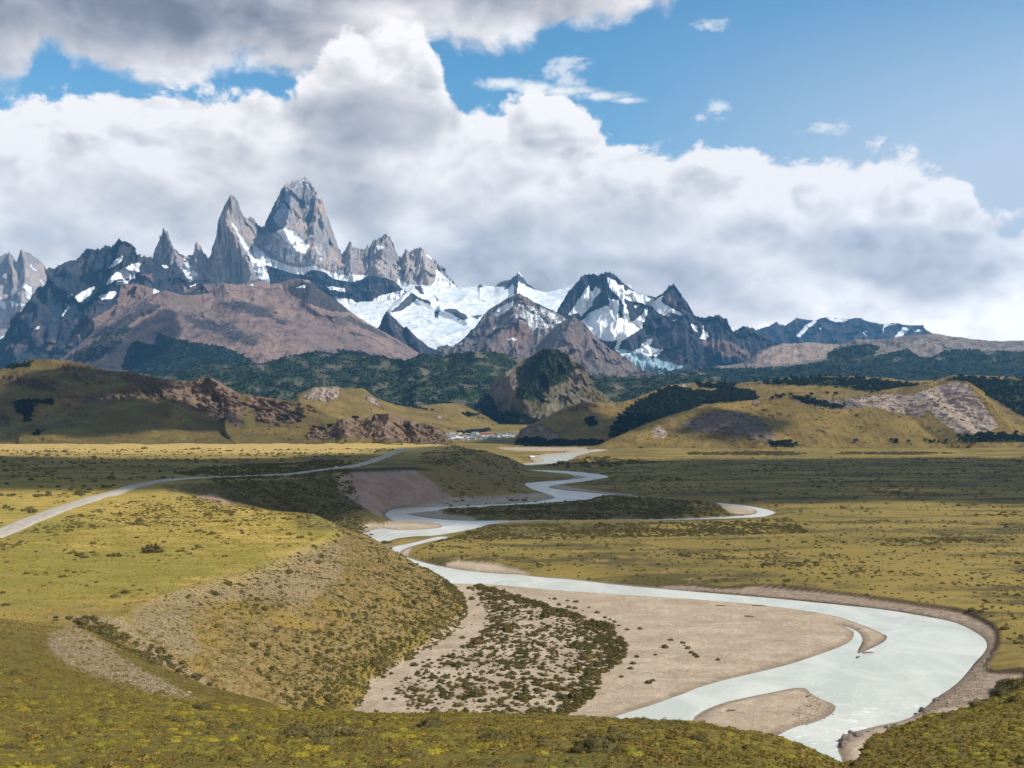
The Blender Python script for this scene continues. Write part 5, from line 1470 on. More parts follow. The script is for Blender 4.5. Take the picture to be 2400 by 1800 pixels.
def plants():
    bushes = [proto('shrub', clump('shrub', 'bush', 10 + i, 2, 0.30, 0.42, 150, 0.17)) for i in range(4)]
    scrubs = [proto('scrub', clump('scrub', 'scrub', 20 + i, 2, 0.35, 0.38, 90, 0.2)) for i in range(4)]
    cush = [proto('cushion_plant', clump('cushion_plant', 'cushion', 30 + i, 3, 0.22, 0.22, 90, 0.10)) for i in range(4)]
    tufts = [proto('tuft', clump('tuft', 'tuft', 40 + i, 1, 0.3, 0.32, 70, 0.22)) for i in range(3)]
    # --- shrubs of the sandy flat in the bend
    edge = SHRUBFLATW
    tanw = GRAVELW[2]

    def d_flat(X, Y):
        ed = dist_line(X, Y, edge[1:12])
        cl = fbm(X / 22 + 4, Y / 22, 3)
        k = 0.30 + 0.5 * np.exp(-(ed / 9) ** 2) + cl * 0.45
        k = np.where(sdf(X, Y, tanw, 20) < 2, 0.015, k)
        return np.clip(k * sstep(ed, 0.2, 2.0), 0, 1)
    P = in_poly(edge, 3600, d_flat)
    P = np.column_stack([P, ground_z(P[:, 0], P[:, 1]) - 0.1])
    near_edge = np.exp(-(dist_line(P[:, 0], P[:, 1], edge[1:12]) / 8) ** 2)
    S = RNG.lognormal(0.10, 0.45, len(P)) * (1 + 0.35 * near_edge)
    # a few that stand apart on the gravel
    ex = W([(1492, 1545), (1484, 1560), (1478, 1572), (1536, 1540), (1558, 1522), (1572, 1505), (1500, 1478), (1440, 1462), (1400, 1440), (1380, 1428), (1350, 1415), (1330, 1412), (1300, 1408), (1288, 1407), (1620, 1535), (1628, 1540), (1634, 1545), (1612, 1524),
            (1682, 1552), (1600, 1512), (1604, 1518), (1450, 1470), (1470, 1480), (1530, 1600), (1520, 1606), (1456, 1592), (1310, 1422), (1332, 1428), (1347, 1430), (1366, 1436), (1418, 1452), (1430, 1456)])
    ex = np.array(ex)
    ex = np.column_stack([ex, ground_z(ex[:, 0], ex[:, 1]) - 0.1])
    P = np.concatenate([ex, P])
    S = np.concatenate([RNG.uniform(1.1, 2.6, len(ex)), S])
    px, py = seen_px(P)
    show = S / P[:, 1] * (py < 1700) * (px > 0)
    show[:len(ex)] = 9
    order = np.argsort(-show)
    SOLO = {0: 'roundest dark shrub standing alone just off the rim of the sandy flat', 1: 'second lone shrub below the roundest one off the sandy flat rim', 2: 'lowest of three lone shrubs off the sandy flat rim', 18: 'lone shrub nearest the water on the inner side of the gravel bar',
            23: 'small lone shrub near the lower end of the gravel bar', 24: 'companion of the small lone shrub near the lower end of the gravel bar', 25: 'lone shrub tight below the rim of the sandy flat'}
    meshes = [b.data for b in bushes]
    for q, i in enumerate(order[:300]):
        o = link('shrub', meshes[int(RNG.integers(4))])
        o.location = P[i]
        s = float(S[i])
        o.scale = (s * RNG.uniform(.85, 1.2), s * RNG.uniform(.85, 1.2), s * RNG.uniform(.8, 1.1))
        o.rotation_euler = (0, 0, RNG.uniform(0, 6.28))
        if i < len(ex):
            w_ = SOLO.get(int(i))
            if w_:
                tag(o, w_, 'shrub', 'shrubs scattered on the bare gravel bar')
            else:
                w_ = 'dark green shrub in the loose line along the far side of the gravel bar' if py[i] < 1500 and px[i] < 1520 else 'small dark shrub standing apart in the middle of the bare gravel bar'
                tag(o, w_, 'shrub', 'shrubs scattered on the bare gravel bar')
        else:
            size = 'large' if S[i] > 2.3 else 'medium' if S[i] > 1.9 else 'small'
            if dist_line(np.array([px[i]]), np.array([py[i]]), SHRUBFLAT[1:11])[0] < 26:
                w_ = ('on the upper tip of the sandy flat' if py[i] < 1425 else 'on the upper outer rim of the sandy flat' if py[i] < 1490 else 'where the sandy flat bulges farthest towards the gravel' if py[i] < 1560 else 'on the lower outer rim of the sandy flat')
            elif px[i] < 1130 and py[i] < 1520:
                w_ = 'on the sandy flat beside the upper dry channel'
            elif py[i] > 1600:
                w_ = ('low on the sandy flat, nearest the dry channel' if px[i] < 1040 else 'low on the sandy flat, midway along the crest' if px[i] < 1220 else 'low on the sandy flat, nearest the river')
            elif px[i] < 1150:
                w_ = 'on the sandy flat beside the lower dry channel'
            elif py[i] < 1480:
                w_ = 'high on the sandy flat towards the far bank'
            else:
                w_ = ('in the upper middle of the sandy flat' if py[i] < 1545 else 'in the lower middle of the sandy flat') + (' towards the dry channel' if px[i] < 1270 else ' towards the gravel bar')
            tag(o, f'{size} olive green shrub {w_}', 'shrub', f'{size} shrubs {w_}')
    rest = order[300:]
    scatter('shrubs', P[rest], S[rest], bushes)

    # --- scrub on slopes, meadows and terrace
    A, B = [], []

    road_line = [tuple(p) for p in ROADC[0][::6]]

    def put(Q, s, sink=0.1):
        k = dist_line(Q[:, 0], Q[:, 1], road_line) > 11
        Q, s = Q[k], s[k]
        z = ground_z(Q[:, 0], Q[:, 1])
        A.append(np.column_stack([Q, z - sink]))
        B.append(s)

    def by_px(poly, n, z, dens=None):
        Q = in_poly(W(poly, z), n, dens)
        return Q
    # bluff that falls to the flat: thick along its foot
    foot = FOOTW[28:66]
    blu = W([(1040, 1372), (1085, 1392), (1098, 1440), (1060, 1492), (975, 1540), (868, 1602), (845, 1660), (700, 1720)], 0) + W([(391, 1393), (488, 1364), (564, 1346), (629, 1328), (669, 1300), (759, 1258), (785, 1240), (800, 1225)], ZT)

    def d_blu(X, Y):
        T = terrace(X, Y)
        dF = dist_line(X, Y, FOOTW[:70])
        c = fbm(X / 18 + 9, Y / 18, 3)
        return np.clip(0.75 * np.exp(-(dF / 7) ** 2) + 0.40 * np.exp(-(dF / 24) ** 2) + 0.10 + c * 0.40, 0, 1) * (T < .97)
    Q = in_poly(blu, 5200, d_blu)
    put(Q, RNG.lognormal(-0.15, 0.45, len(Q)) * 0.95)
    # shady slope under the road, cliff foot
    Q = in_poly(W([(470, 1129), (687, 1119), (800, 1108), (830, 1150), (860, 1195), (915, 1221), (880, 1236), (835, 1243), (740, 1224), (560, 1190), (420, 1150)], 17), 3600, lambda X, Y: np.clip(0.5 + fbm(X / 40, Y / 40, 3) * 1.2, 0.05, 1))
    put(Q, RNG.lognormal(0.75, 0.3, len(Q)))
    Q = in_poly(W([(968, 1100), (1100, 1066), (1190, 1070), (1236, 1110), (1203, 1131), (1262, 1153), (1152, 1165), (1062, 1170), (1015, 1131)], 12), 1200, lambda X, Y: np.clip(0.3 + fbm(X / 60, Y / 60, 3) * 1.2, 0.05, 1))
    put(Q, RNG.lognormal(0.7, 0.3, len(Q)))

    def meadow(X, Y):
        n = fbm(X / 130 + 2, Y / 60, 4) + 0.35 * fbm(X / 25, Y / 25, 3)
        k = np.clip(0.06 + 1.6 * np.clip(n - 0.10, 0, 1), 0, 1)
        r = np.full(X.shape, 30.)
        for p in GRAVELW + RIVERW:
            r = np.minimum(r, sdf(X, Y, p, 6.0))
        return k * (r > 2)
    # meadow inside the far loop, dark with scrub
    Q = in_poly(BARBW, 3000, lambda X, Y: np.clip(.5 + fbm(X / 40, Y / 40, 3) * .8, .1, 1) * (np.min([sdf(X, Y, p, 6.0) for p in GRAVELW], 0) > 2))
    put(Q, RNG.lognormal(0.65, 0.35, len(Q)), .3)
    Q = in_poly(W([(1145, 1232), (1400, 1226), (1700, 1224), (1850, 1212), (1900, 1250), (1400, 1262), (1060, 1266), (1000, 1275)], 3), 1800, lambda X, Y: np.clip(.45 + fbm(X / 50, Y / 50, 3), 0, 1) * (np.min([sdf(X, Y, p, 6.0) for p in GRAVELW + RIVERW], 0) > 2))
    put(Q, RNG.lognormal(0.7, 0.3, len(Q)))
    Q = in_poly(W([(930, 1300), (1060, 1262), (1400, 1240), (1900, 1222), (2600, 1215), (2750, 1420), (2500, 1600), (2350, 1480), (2100, 1410), (1700, 1378), (1300, 1345), (1050, 1318)], 3), 6000, meadow)
    put(Q, RNG.lognormal(0.05, 0.42, len(Q)))
    Q = in_poly(W([(1250, 1100), (1450, 1075), (1900, 1072), (2700, 1070), (2800, 1215), (1850, 1208), (1700, 1170), (1450, 1150), (1330, 1140), (1450, 1117)], 3), 5000, meadow)
    put(Q, RNG.lognormal(0.55, 0.42, len(Q)))
    # terrace: sparse dark clumps
    Q = in_poly(W([(-200, 1440), (70, 1442), (290, 1450), (640, 1330), (760, 1255), (720, 1206), (470, 1162), (300, 1160), (-200, 1330)], ZT), 420, lambda X, Y: np.clip(fbm(X / 40 + 3, Y / 40, 3) * 1.5 - .1, 0.02, 1))
    put(Q, RNG.lognormal(0.15, 0.5, len(Q)))
    Q = in_poly(W([(-200, 1300), (350, 1165), (480, 1162), (650, 1200), (760, 1225), (600, 1235), (300, 1230), (150, 1250), (-100, 1330)], ZT), 1500, lambda X, Y: np.clip(.3 + fbm(X / 30 + 3, Y / 30, 3) * 1.5, 0.02, 1))
    put(Q, RNG.lognormal(0.0, 0.4, len(Q)))
    Q = in_poly(W([(-300, 1290), (0, 1235), (180, 1170), (330, 1130), (800, 1100), (900, 1065), (1000, 1065), (900, 1052), (-400, 1052)], ZT), 3200, lambda X, Y: np.clip(.15 + fbm(X / 80 + 3, Y / 50, 3) * 1.3, 0.02, 1))
    put(Q, RNG.lognormal(0.6, 0.5, len(Q)))
    # trees and tall scrub along the far foot of the hills
    Q = in_poly(W([(1610, 1061), (1840, 1059), (1900, 1063), (1860, 1068), (1620, 1066)], 3), 420)
    put(Q, RNG.lognormal(1.6, 0.3, len(Q)))
    Q = in_poly(W([(1970, 1061), (2160, 1060), (2240, 1063), (2100, 1066), (1960, 1065)], 3), 260)
    put(Q, RNG.lognormal(1.5, 0.3, len(Q)))
    Q = in_poly(W([(1340, 1078), (1390, 1072), (1560, 1082), (1400, 1098), (1270, 1094)], 3), 300)
    put(Q, RNG.lognormal(1.3, 0.4, len(Q)))
    # gully bottom and the edge of the stony spur
    Q = px_pts([C6((300, 680), (600, 680), (850, 790), (1000, 870), (1250, 1010), (1380, 1120), (1200, 1060), (950, 960), (780, 880), (560, 760))], 380, 300, 420, -.45, -.2, 5, lambda X, Y: np.clip(.4 + fbm(X / 10, Y / 10, 3) * 1.4, .05, 1))
    A.append(Q - np.array([0, 0, .1]))
    B.append(RNG.lognormal(0.0, 0.45, len(Q)))
    # shrubs at the right shore
    Q = in_poly(W(C8((2010, 1130), (2212, 1090), (2400, 1090), (2400, 1230), (1990, 1220)), 3), 260)
    put(Q, RNG.lognormal(0.75, 0.3, len(Q)))
    scatter('scrub', np.concatenate(A), np.concatenate(B), scrubs)

    # --- near hill: yellow cushions, tufts, dark bushes
    def near_pts(n, y0, y1, dens):
        out = []
        tot = 0
        while tot < n:
            Y = np.sqrt(RNG.uniform(y0 ** 2, y1 ** 2, n))
            X = RNG.uniform(-.62, .62, n) * Y
            z = ground_z(X, Y)
            p, q = proj(X, Y, z)
            hh = bilin(_FZ, _gx, _gy, 1200 + FPX * X / np.maximum(Y, 60.0), Y)
            k = (hh > 24) & (q < 1840) & (p > -150) & (p < 2550) & (RNG.random(n) < dens(X, Y, p, q))
            stony = mask(p, q, [C6((300, 860), (330, 790), (470, 740), (560, 780), (700, 860), (760, 930), (900, 1010), (1250, 1200), (850, 1130), (420, 980))], 6)
            k &= stony < .5
            out.append(np.column_stack([X, Y, z])[k])
            tot += k.sum()
        return np.concatenate(out)[:n]

    def d_cush(X, Y, p, q):
        n = fbm(X / 14, Y / 14, 3)
        left = sstep(p, 1300, 500)
        right = sstep(p, 1950, 2150) * 0.7
        return np.clip((0.25 + 0.75 * np.maximum(left, right)) * (0.55 + n * 1.1) * sstep(q, 1560, 1680), 0.02, 1)
    P = near_pts(5200, 58, 230, d_cush)
    S = RNG.lognormal(-0.55, 0.45, len(P))
    P[:, 2] -= 0.06
    px, py = seen_px(P)
    ok = (px > 0) & (px < 2400) & (py < 1800)
    order = np.argsort(-(S / P[:, 1]) * ok)
    meshes = [c.data for c in cush]
    for i in order[:300]:
        o = link('cushion_plant', meshes[int(RNG.integers(4))])
        o.location = P[i]
        s = float(S[i])
        o.scale = (s * RNG.uniform(.9, 1.35), s * RNG.uniform(.8, 1.1), s * RNG.uniform(.8, 1.2))
        o.rotation_euler = (0, 0, RNG.uniform(0, 6.28))
        size = 'broad' if S[i] > 1.15 else 'medium' if S[i] > .85 else 'small'
        if px[i] > 1980:
            w_ = 'on the hillside right of the ravine'
        elif px[i] < 400:
            w_ = 'at the left end of the near hillside'
        elif px[i] < 800:
            w_ = 'on the left part of the near hillside'
        elif px[i] < 1250:
            w_ = 'on the middle of the near hillside'
        else:
            w_ = 'on the darker right of the near hillside'
        w_ += ', very low' if py[i] > 1755 else ', towards its crest' if py[i] < 1705 else ''
        tag(o, f'{size} yellow cushion plant {w_}', 'cushion plant', f'{size} cushion plants {w_}')
    scatter('cushion_plants', P[order[300:]], S[order[300:]], cush)
    P = near_pts(22000, 56, 350, lambda X, Y, p, q: np.clip(.6 + fbm(X / 9, Y / 9, 3), .1, 1))
    scatter('grass', P, RNG.lognormal(-1.1, 0.4, len(P)), tufts)
    P = near_pts(260, 58, 250, lambda X, Y, p, q: np.clip(fbm(X / 12 + 5, Y / 12, 3) * 1.8 - .1, .02, 1))
    P2 = []
    for p_, q_, Y_ in ((770, 1735, 100), (745, 1742, 96), (800, 1728, 106), (830, 1745, 98), (700, 1738, 98), (1010, 1720, 116), (1160, 1745, 96), (1460, 1745, 96), (1400, 1780, 76), (2230, 1690, 165), (2300, 1668, 185), (2380, 1650, 180), (2350, 1630, 200), (1880, 1700, 150)):
        X_, _ = unproj_y(p_, q_, Y_)
        P2.append((float(X_), Y_, float(ground_z(np.array([X_]), np.array([float(Y_)]))[0])))
    P = np.concatenate([P, np.array(P2)])
    S = np.concatenate([RNG.lognormal(-0.15, 0.4, len(P) - len(P2)), RNG.uniform(1.8, 3.2, len(P2))])
    leafy = [proto('scrub', clump('scrub', 'scrub', 50 + i, 3, 0.35, 0.34, 520, 0.065)) for i in range(3)]
    scatter('undergrowth', P - np.array([0, 0, .1]), S, leafy)
    # stones on the stony slopes and the bars
    peb = [proto('stone', clump('stone', 'pebble', 60 + i, 1, 0.35, 0.4, 0)) for i in range(3)]
    spur = C6((300, 860), (330, 790), (470, 740), (560, 780), (700, 860), (760, 930), (900, 1010), (1250, 1200), (1000, 1170), (850, 1130), (420, 980))
    face = C6((830, 690), (900, 610), (1100, 525), (1400, 440), (1560, 400), (1750, 350), (1980, 600), (1500, 560), (1200, 640), (1300, 900), (1000, 850))
    Q = [px_pts([spur], 2600, 230, 360, -.45, -.2, 8), px_pts([face], 3000, 330, 640, -.4, -.1, 10)]
    for poly, n in ((C8((1560, 1290), (1650, 1200), (1830, 1060), (1960, 910), (2040, 900), (1960, 1080), (1930, 1200), (1700, 1290)), 1500), (C8((850, 1180), (980, 1240), (990, 1290), (930, 1330), (800, 1370), (700, 1300)), 500)):
        q = in_poly(W(poly, 1), n)
        Q.append(np.column_stack([q, ground_z(q[:, 0], q[:, 1])]))
    Q = np.concatenate(Q)
    scatter('gravel', Q, RNG.lognormal(-1.15, 0.45, len(Q)), peb)
    # straw tufts that give the terrace and the bluff their nap
    straw = [proto('tuft', clump('tuft', 'straw', 45 + i, 1, 0.3, 0.42, 40, 0.4)) for i in range(3)]
    flat = in_poly(W([(-200, 1440), (70, 1442), (290, 1450), (640, 1330), (760, 1255), (720, 1206), (470, 1162), (0, 1262), (-200, 1330)], ZT), 9000, lambda X, Y: np.clip(.5 + fbm(X / 20 + 3, Y / 20, 3) * .9, .1, 1))
    flat = np.column_stack([flat, ground_z(flat[:, 0], flat[:, 1])])
    bl = px_pts([C6((850, 690), (1100, 525), (1560, 400), (1850, 280), (2200, 170)) + [(830, 1230), (1000, 1360), (1085, 1410), (1090, 1450), (870, 1600), (840, 1660), (600, 1665), (470, 1620), (330, 1490)]], 9000, 330, 760, -.4, 0.0, 4)
    scatter('grass', flat - np.array([0, 0, .05]), RNG.lognormal(-0.8, 0.4, len(flat)), straw)
    P = np.concatenate([bl, px_pts([spur], 700, 230, 360, -.45, -.2, 8)])
    scatter('grass', P - np.array([0, 0, .05]), RNG.lognormal(-0.75, 0.4, len(P)), tufts)


# ------------------------------------------------------------------ trees
def tree_mesh(seed, n=110):
    rs = np.random.default_rng(seed)
    lobes = np.column_stack([rs.normal(0, .22, 6), rs.normal(0, .22, 6), rs.uniform(.42, .82, 6), rs.uniform(.2, .32, 6)])
    V, k = [], 0
    for cx, cy, cz, r in lobes:
        m = n // 6
        d = rs.normal(size=(m, 3))
        d /= np.linalg.norm(d, axis=1)[:, None]
        c = np.array([cx, cy, cz]) + d * (r * rs.uniform(.6, 1.05, m))[:, None]
        t1 = np.cross(d, rs.normal(size=(m, 3)))
        t1 /= np.linalg.norm(t1, axis=1)[:, None]
        t2 = np.cross(d, t1) + d * .4
        s = rs.uniform(.10, .2, m)[:, None]
        V.append(np.stack([c - t1 * s, c + t1 * s, c + t2 * s * 1.2], 1).reshape(-1, 3))
    V = np.concatenate(V)
    return new_mesh('crown', V, np.arange(len(V)).reshape(-1, 3), [M['leaf']], False)


def tube(pts, radii, sides=6):
    pts = np.asarray(pts, float)
    V = []
    for i, p in enumerate(pts):
        t = pts[min(i + 1, len(pts) - 1)] - pts[max(i - 1, 0)]
        t /= np.linalg.norm(t)
        a = np.cross(t, (0.31, .2, .93) if abs(t[2]) < .9 else (1, 0, 0))
        a /= np.linalg.norm(a)
        b = np.cross(t, a)
        for j in range(sides):
            w = 2 * math.pi * j / sides
            V.append(p + radii[i] * (a * math.cos(w) + b * math.sin(w)))
    F = []
    for i in range(len(pts) - 1):
        for j in range(sides):
            F.append((i * sides + j, i * sides + (j + 1) % sides, (i + 1) * sides + (j + 1) % sides, (i + 1) * sides + j))
    return np.array(V), np.array(F)


def on_layer(key, px, py):
    """point of a hill seen at a photo pixel"""
    L = LAYERS[key]
    d = (L['px'] - px) ** 2 + (L['py'] - py) ** 2
    i = np.unravel_index(np.argmin(d), d.shape)
    return float(L['X'][i]), float(L['Y'][i]), float(L['Z'][i])


def trees():
    crowns = [tree_mesh(70 + i) for i in range(4)]
    V, F = tube([(0, 0, 0), (.01, .01, .2), (.03, 0, .42), (.02, .03, .62)], (.045, .035, .028, .012), 5)
    trunk = new_mesh('trunk', V, F, [M['bark']], True)
    protos = [proto('tree', c) for c in crowns]
    for name, key, n, lo, hi in (('forest', 'woods', 16000, 6, 10), ('forest', 'plateau', 8000, 7, 12), ('forest', 'righthill_back', 4200, 7, 13), ('forest', 'righthill', 500, 6, 10), ('forest', 'dome', 3000, 5, 9), ('forest', 'lefthill', 500, 4, 7),
                                 ('forest', 'tanhill', 2600, 9, 14), ('forest', 'villagehill', 260, 5, 8), ('forest', 'knoll', 30, 4, 6)):
        L = LAYERS[key]
        X, Y, Z, v = (L[k] for k in ('X', 'Y', 'Z', 'veg'))
        w = np.clip((v - .4) * 3, 0, 1) * np.hypot(np.gradient(X, axis=1), np.gradient(Y, axis=1)) * np.hypot(np.gradient(Y, axis=0), np.gradient(Z, axis=0))
        w = w * (0.35 + 1.3 * np.clip(fbm(X / 150, Y / 150, 3) + .45, 0, 1))
        w = (w / w.sum()).ravel()
        i = RNG.choice(w.size, n, p=w)
        j = RNG.normal(0, 3.0, (n, 2))
        P = np.column_stack([X.ravel()[i] + j[:, 0], Y.ravel()[i] + j[:, 1], Z.ravel()[i] - 0.8])
        scatter(name, P, RNG.uniform(lo, hi, n), protos)
    # low scrub sprinkled over the grassy hills
    sc = [proto('scrub', clump('scrub', 'scrub', 90 + i, 1, 0.35, 0.34, 24, 0.3)) for i in range(3)]
    for key, n in (('righthill', 3200), ('righthill_back', 2200), ('lefthill', 3200), ('villagehill', 1200), ('knoll', 300)):
        L = LAYERS[key]
        X, Y, Z, v = (L[k] for k in ('X', 'Y', 'Z', 'veg'))
        w = (v < .4) * np.hypot(np.gradient(X, axis=1), np.gradient(Y, axis=1)) * np.hypot(np.gradient(Y, axis=0), np.gradient(Z, axis=0))
        w = w * np.clip(fbm(X / 90 + 7, Y / 90, 4) * 1.6 + .12, 0.02, 1)
        w = (w / w.sum()).ravel()
        i = RNG.choice(w.size, n, p=w)
        j = RNG.normal(0, 1.5, (n, 2))
        P = np.column_stack([X.ravel()[i] + j[:, 0], Y.ravel()[i] + j[:, 1], Z.ravel()[i] - .3])
        scatter('scrub', P, RNG.lognormal(0.85, 0.45, n), sc)
    # trees one can tell apart on the sunny slab hill
    spots = [(1822, 932, 8), (1830, 935, 7), (1838, 930, 6.5), (1776, 934, 6), (1770, 930, 5.5), (1812, 936, 6), (1852, 928, 6), (1860, 934, 5.5), (1903, 924, 6), (1940, 922, 5.5), (1960, 926, 6), (2056, 918, 6.5), (2046, 921, 6), (2062, 914, 5), (2150, 904, 5),
             (2132, 908, 5), (2252, 988, 5), (2290, 1030, 5), (2250, 1032, 5), (1804, 1040, 6), (1815, 1042, 7), (1825, 1041, 6), (2005, 1037, 5.5), (2100, 1036, 6), (2180, 1038, 6), (2190, 1036, 5), (2215, 1037, 5.5), (2172, 1034, 4.5), (2130, 1036, 5), (2090, 1034, 5)]
    for q, (px, py, h) in enumerate(spots):
        X, Y, Z = on_layer('righthill', px, py)
        t = link('tree', None)
        t.location = (X, Y, Z - .3)
        h *= 1.7
        t.scale = (h * 1.2, h * 1.2, h)
        t.rotation_euler = (0, 0, RNG.uniform(0, 6.28))
        link('trunk', trunk, t)
        link('crown', crowns[q % 4], t)
        if py < 1000:
            tag(t, 'small dark tree standing alone on the upper slope of the sunlit slab hill', 'tree', 'single trees on the upper slab hill')
        else:
            tag(t, 'small dark tree along the foot of the sunlit slab hill', 'tree', 'single trees at the foot of the slab hill')


# ------------------------------------------------------------------ village
def house_parts(w, d, h, r):
    """walls and a gable roof with eaves, ridge along x"""
    a, b, e = w / 2, d / 2, 0.5
    wall = new_mesh('wall', [(-a, -b, -1.5), (a, -b, -1.5), (a, b, -1.5), (-a, b, -1.5), (-a, -b, h), (a, -b, h), (a, b, h), (-a, b, h), (-a, 0, h + r), (a, 0, h + r)],
                    [(0, 1, 5, 4), (2, 3, 7, 6), (1, 2, 6, 5), (3, 0, 4, 7), (4, 5, 9, 8), (6, 7, 8, 9)], (), False)
    k = r / b
    z0, z1 = h - e * k, h + r
    t = .22
    co = []
    for x in (-a - e, a + e):
        co += [(x, -b - e, z0 + .02), (x, 0, z1 + .02), (x, b + e, z0 + .02), (x, -b - e, z0 + t), (x, 0, z1 + t), (x, b + e, z0 + t)]
    roof = new_mesh('roof', co, [(3, 4, 10, 9), (4, 5, 11, 10), (0, 6, 7, 1), (1, 7, 8, 2), (0, 3, 9, 6), (2, 8, 11, 5), (0, 1, 4, 3), (1, 2, 5, 4), (6, 9, 10, 7), (7, 10, 11, 8)], (), False)
    return wall, roof


def village():
    shapes = {k: house_parts(*v) for k, v in dict(small=(8, 7, 3, 2), house=(11, 8, 3.6, 2.6), tall=(11, 9, 6, 3), long=(20, 9, 4, 2.5), shed=(26, 11, 5, 2)).items()}
    for wl, rf in shapes.values():
        wl.materials.append(M['wall_white'])
        rf.materials.append(M['roof_grey'])

    def house(px, py, shape, wall, roof, label, group, rot, key='villagehill'):
        X, Y, Z = on_layer(key, px, py) if key else (*[float(v) for v in unproj_z(px, py, 3.0)], 2.6)
        Z = max(Z, float(ground_z(np.array([X]), np.array([Y]))[0]))
        e = link('house', None)
        e.location = (X, Y, Z)
        e.rotation_euler = (0, 0, rot)
        for nm, me, m_ in zip(('wall', 'roof'), shapes[shape], (wall, roof)):
            o = link(nm, me, e)
            o.material_slots[0].link = 'OBJECT'
            o.material_slots[0].material = M[m_]
        tag(e, label, 'house', group)
        return e
    rs = np.random.default_rng(12)
    rows = []
    for x in np.arange(1047, 1122, 6.5):
        rows.append((x, 1018.5 + rs.uniform(-1.5, 1.5)))
    for y0 in (1026, 1029.5, 1033, 1036.5):
        for x in np.arange(1047, 1208, 8.2):
            rows.append((x + rs.uniform(-3, 3), y0 + rs.uniform(-1.4, 1.4)))
    kinds = (('wall_white', 'roof_white', 'white house with a white roof'), ('wall_white', 'roof_grey', 'white house with a grey roof'), ('wall_grey', 'roof_slate', 'grey house with a dark slate roof'),
             ('wall_green', 'roof_green', 'pale green house with a dark green roof'), ('wall_wood', 'roof_grey', 'brown wooden house with a grey roof'), ('wall_white', 'roof_red', 'white house with a red roof'))
    for x, y in rows:
        k = kinds[rs.choice(6, p=(.22, .24, .2, .16, .12, .06))]
        place = 'in the upper row of the distant village' if y < 1022 else 'among the close rows of the distant village'
        house(x, y, rs.choice(['small', 'house', 'house', 'tall', 'long'], p=(.3, .3, .2, .1, .1)), k[0], k[1], f'{k[2]} {place}', f'{k[2]} {place}', rs.uniform(-.5, .5))
    house(1137, 1017.5, 'shed', 'wall_wood', 'roof_red', 'long building with a salmon red roof above the distant village', None, .05)
    house(1147, 1018.5, 'long', 'wall_wood', 'roof_red', 'lower red roofed wing beside the long salmon red building', None, .1)
    house(1080, 1031, 'long', 'wall_grey', 'roof_white', 'long hall with a bright white roof near the middle of the village', None, 0)
    house(1187, 1035, 'shed', 'wall_grey', 'roof_white', 'wide pale roofed shed at the riverward edge of the village', None, .1)
    house(1247, 1074, 'small', 'wall_grey', 'roof_white', 'lone small hut with a pale roof beside the far river', None, .3, None)


# ------------------------------------------------------------------ cars, driftwood, boulders
def car(X, Y, Z, rot, label, van):
    e = link('car', None)
    e.location = (X, Y, Z)
    e.rotation_euler = (0, 0, rot)
    L, wd, h = (5.2, 1.9, 2.0) if van else (4.4, 1.75, 1.5)
    prof = [(-L / 2, .35), (-L / 2, .95 if not van else h * .92), (-L / 2 + .25, h if van else 1.0), (L * .18, h), (L * .30, 1.05), (L / 2 - .1, .9), (L / 2, .6), (L / 2, .35)]
    if not van:
        prof = [(-L / 2, .35), (-L / 2, .85), (-L / 2 + .5, .95), (-L * .28, h), (L * .12, h), (L * .28, .95), (L / 2 - .15, .8), (L / 2, .55), (L / 2, .35)]
    n = len(prof)
    co = [(x, -wd / 2, z) for x, z in prof] + [(x, wd / 2, z) for x, z in prof]
    bm = bmesh.new()
    vs = [bm.verts.new(c) for c in co]
    bm.faces.new(vs[:n])
    bm.faces.new(vs[n:][::-1])
    for i in range(n):
        j = (i + 1) % n
        bm.faces.new((vs[i], vs[i + n], vs[j + n], vs[j]))
    bmesh.ops.recalc_face_normals(bm, faces=bm.faces)
    me = bpy.data.meshes.new('body')
    bm.to_mesh(me)
    bm.free()
    me.materials.append(M['car_paint'])
    link('body', me, e)
    x0, x1, z0, z1 = (-L * .4, L * .16, 1.15, 1.75) if van else (-L * .24, L * .1, .95, 1.36)
    for s in (-1, 1):
        y0, y1 = s * (wd / 2 + .005), s * (wd / 2 + .02)
        w_ = box_mesh('window', (x0, min(y0, y1), z0), (x1, max(y0, y1), z1))
        w_.materials.append(M['car_glass'])
        link('window', w_, e)
    for sx in (-1, 1):
        for s in (-1, 1):
            V, F = tube([(sx * L * .32, s * (wd / 2 - .2), .33), (sx * L * .32, s * (wd / 2 + .03), .33)], (.33, .33), 12)
            V = np.concatenate([V, [[sx * L * .32, s * (wd / 2 + .03), .33]]])
            F = np.concatenate([F, [(12 + j, 12 + (j + 1) % 12, 24, 24) for j in range(12)]])
            me = bpy.data.meshes.new('wheel')
            me.from_pydata(V.tolist(), [], [tuple(dict.fromkeys(f)) for f in F.tolist()])
            me.materials.append(M['tyre'])
            link('wheel', me, e)
    tag(e, label, 'car')


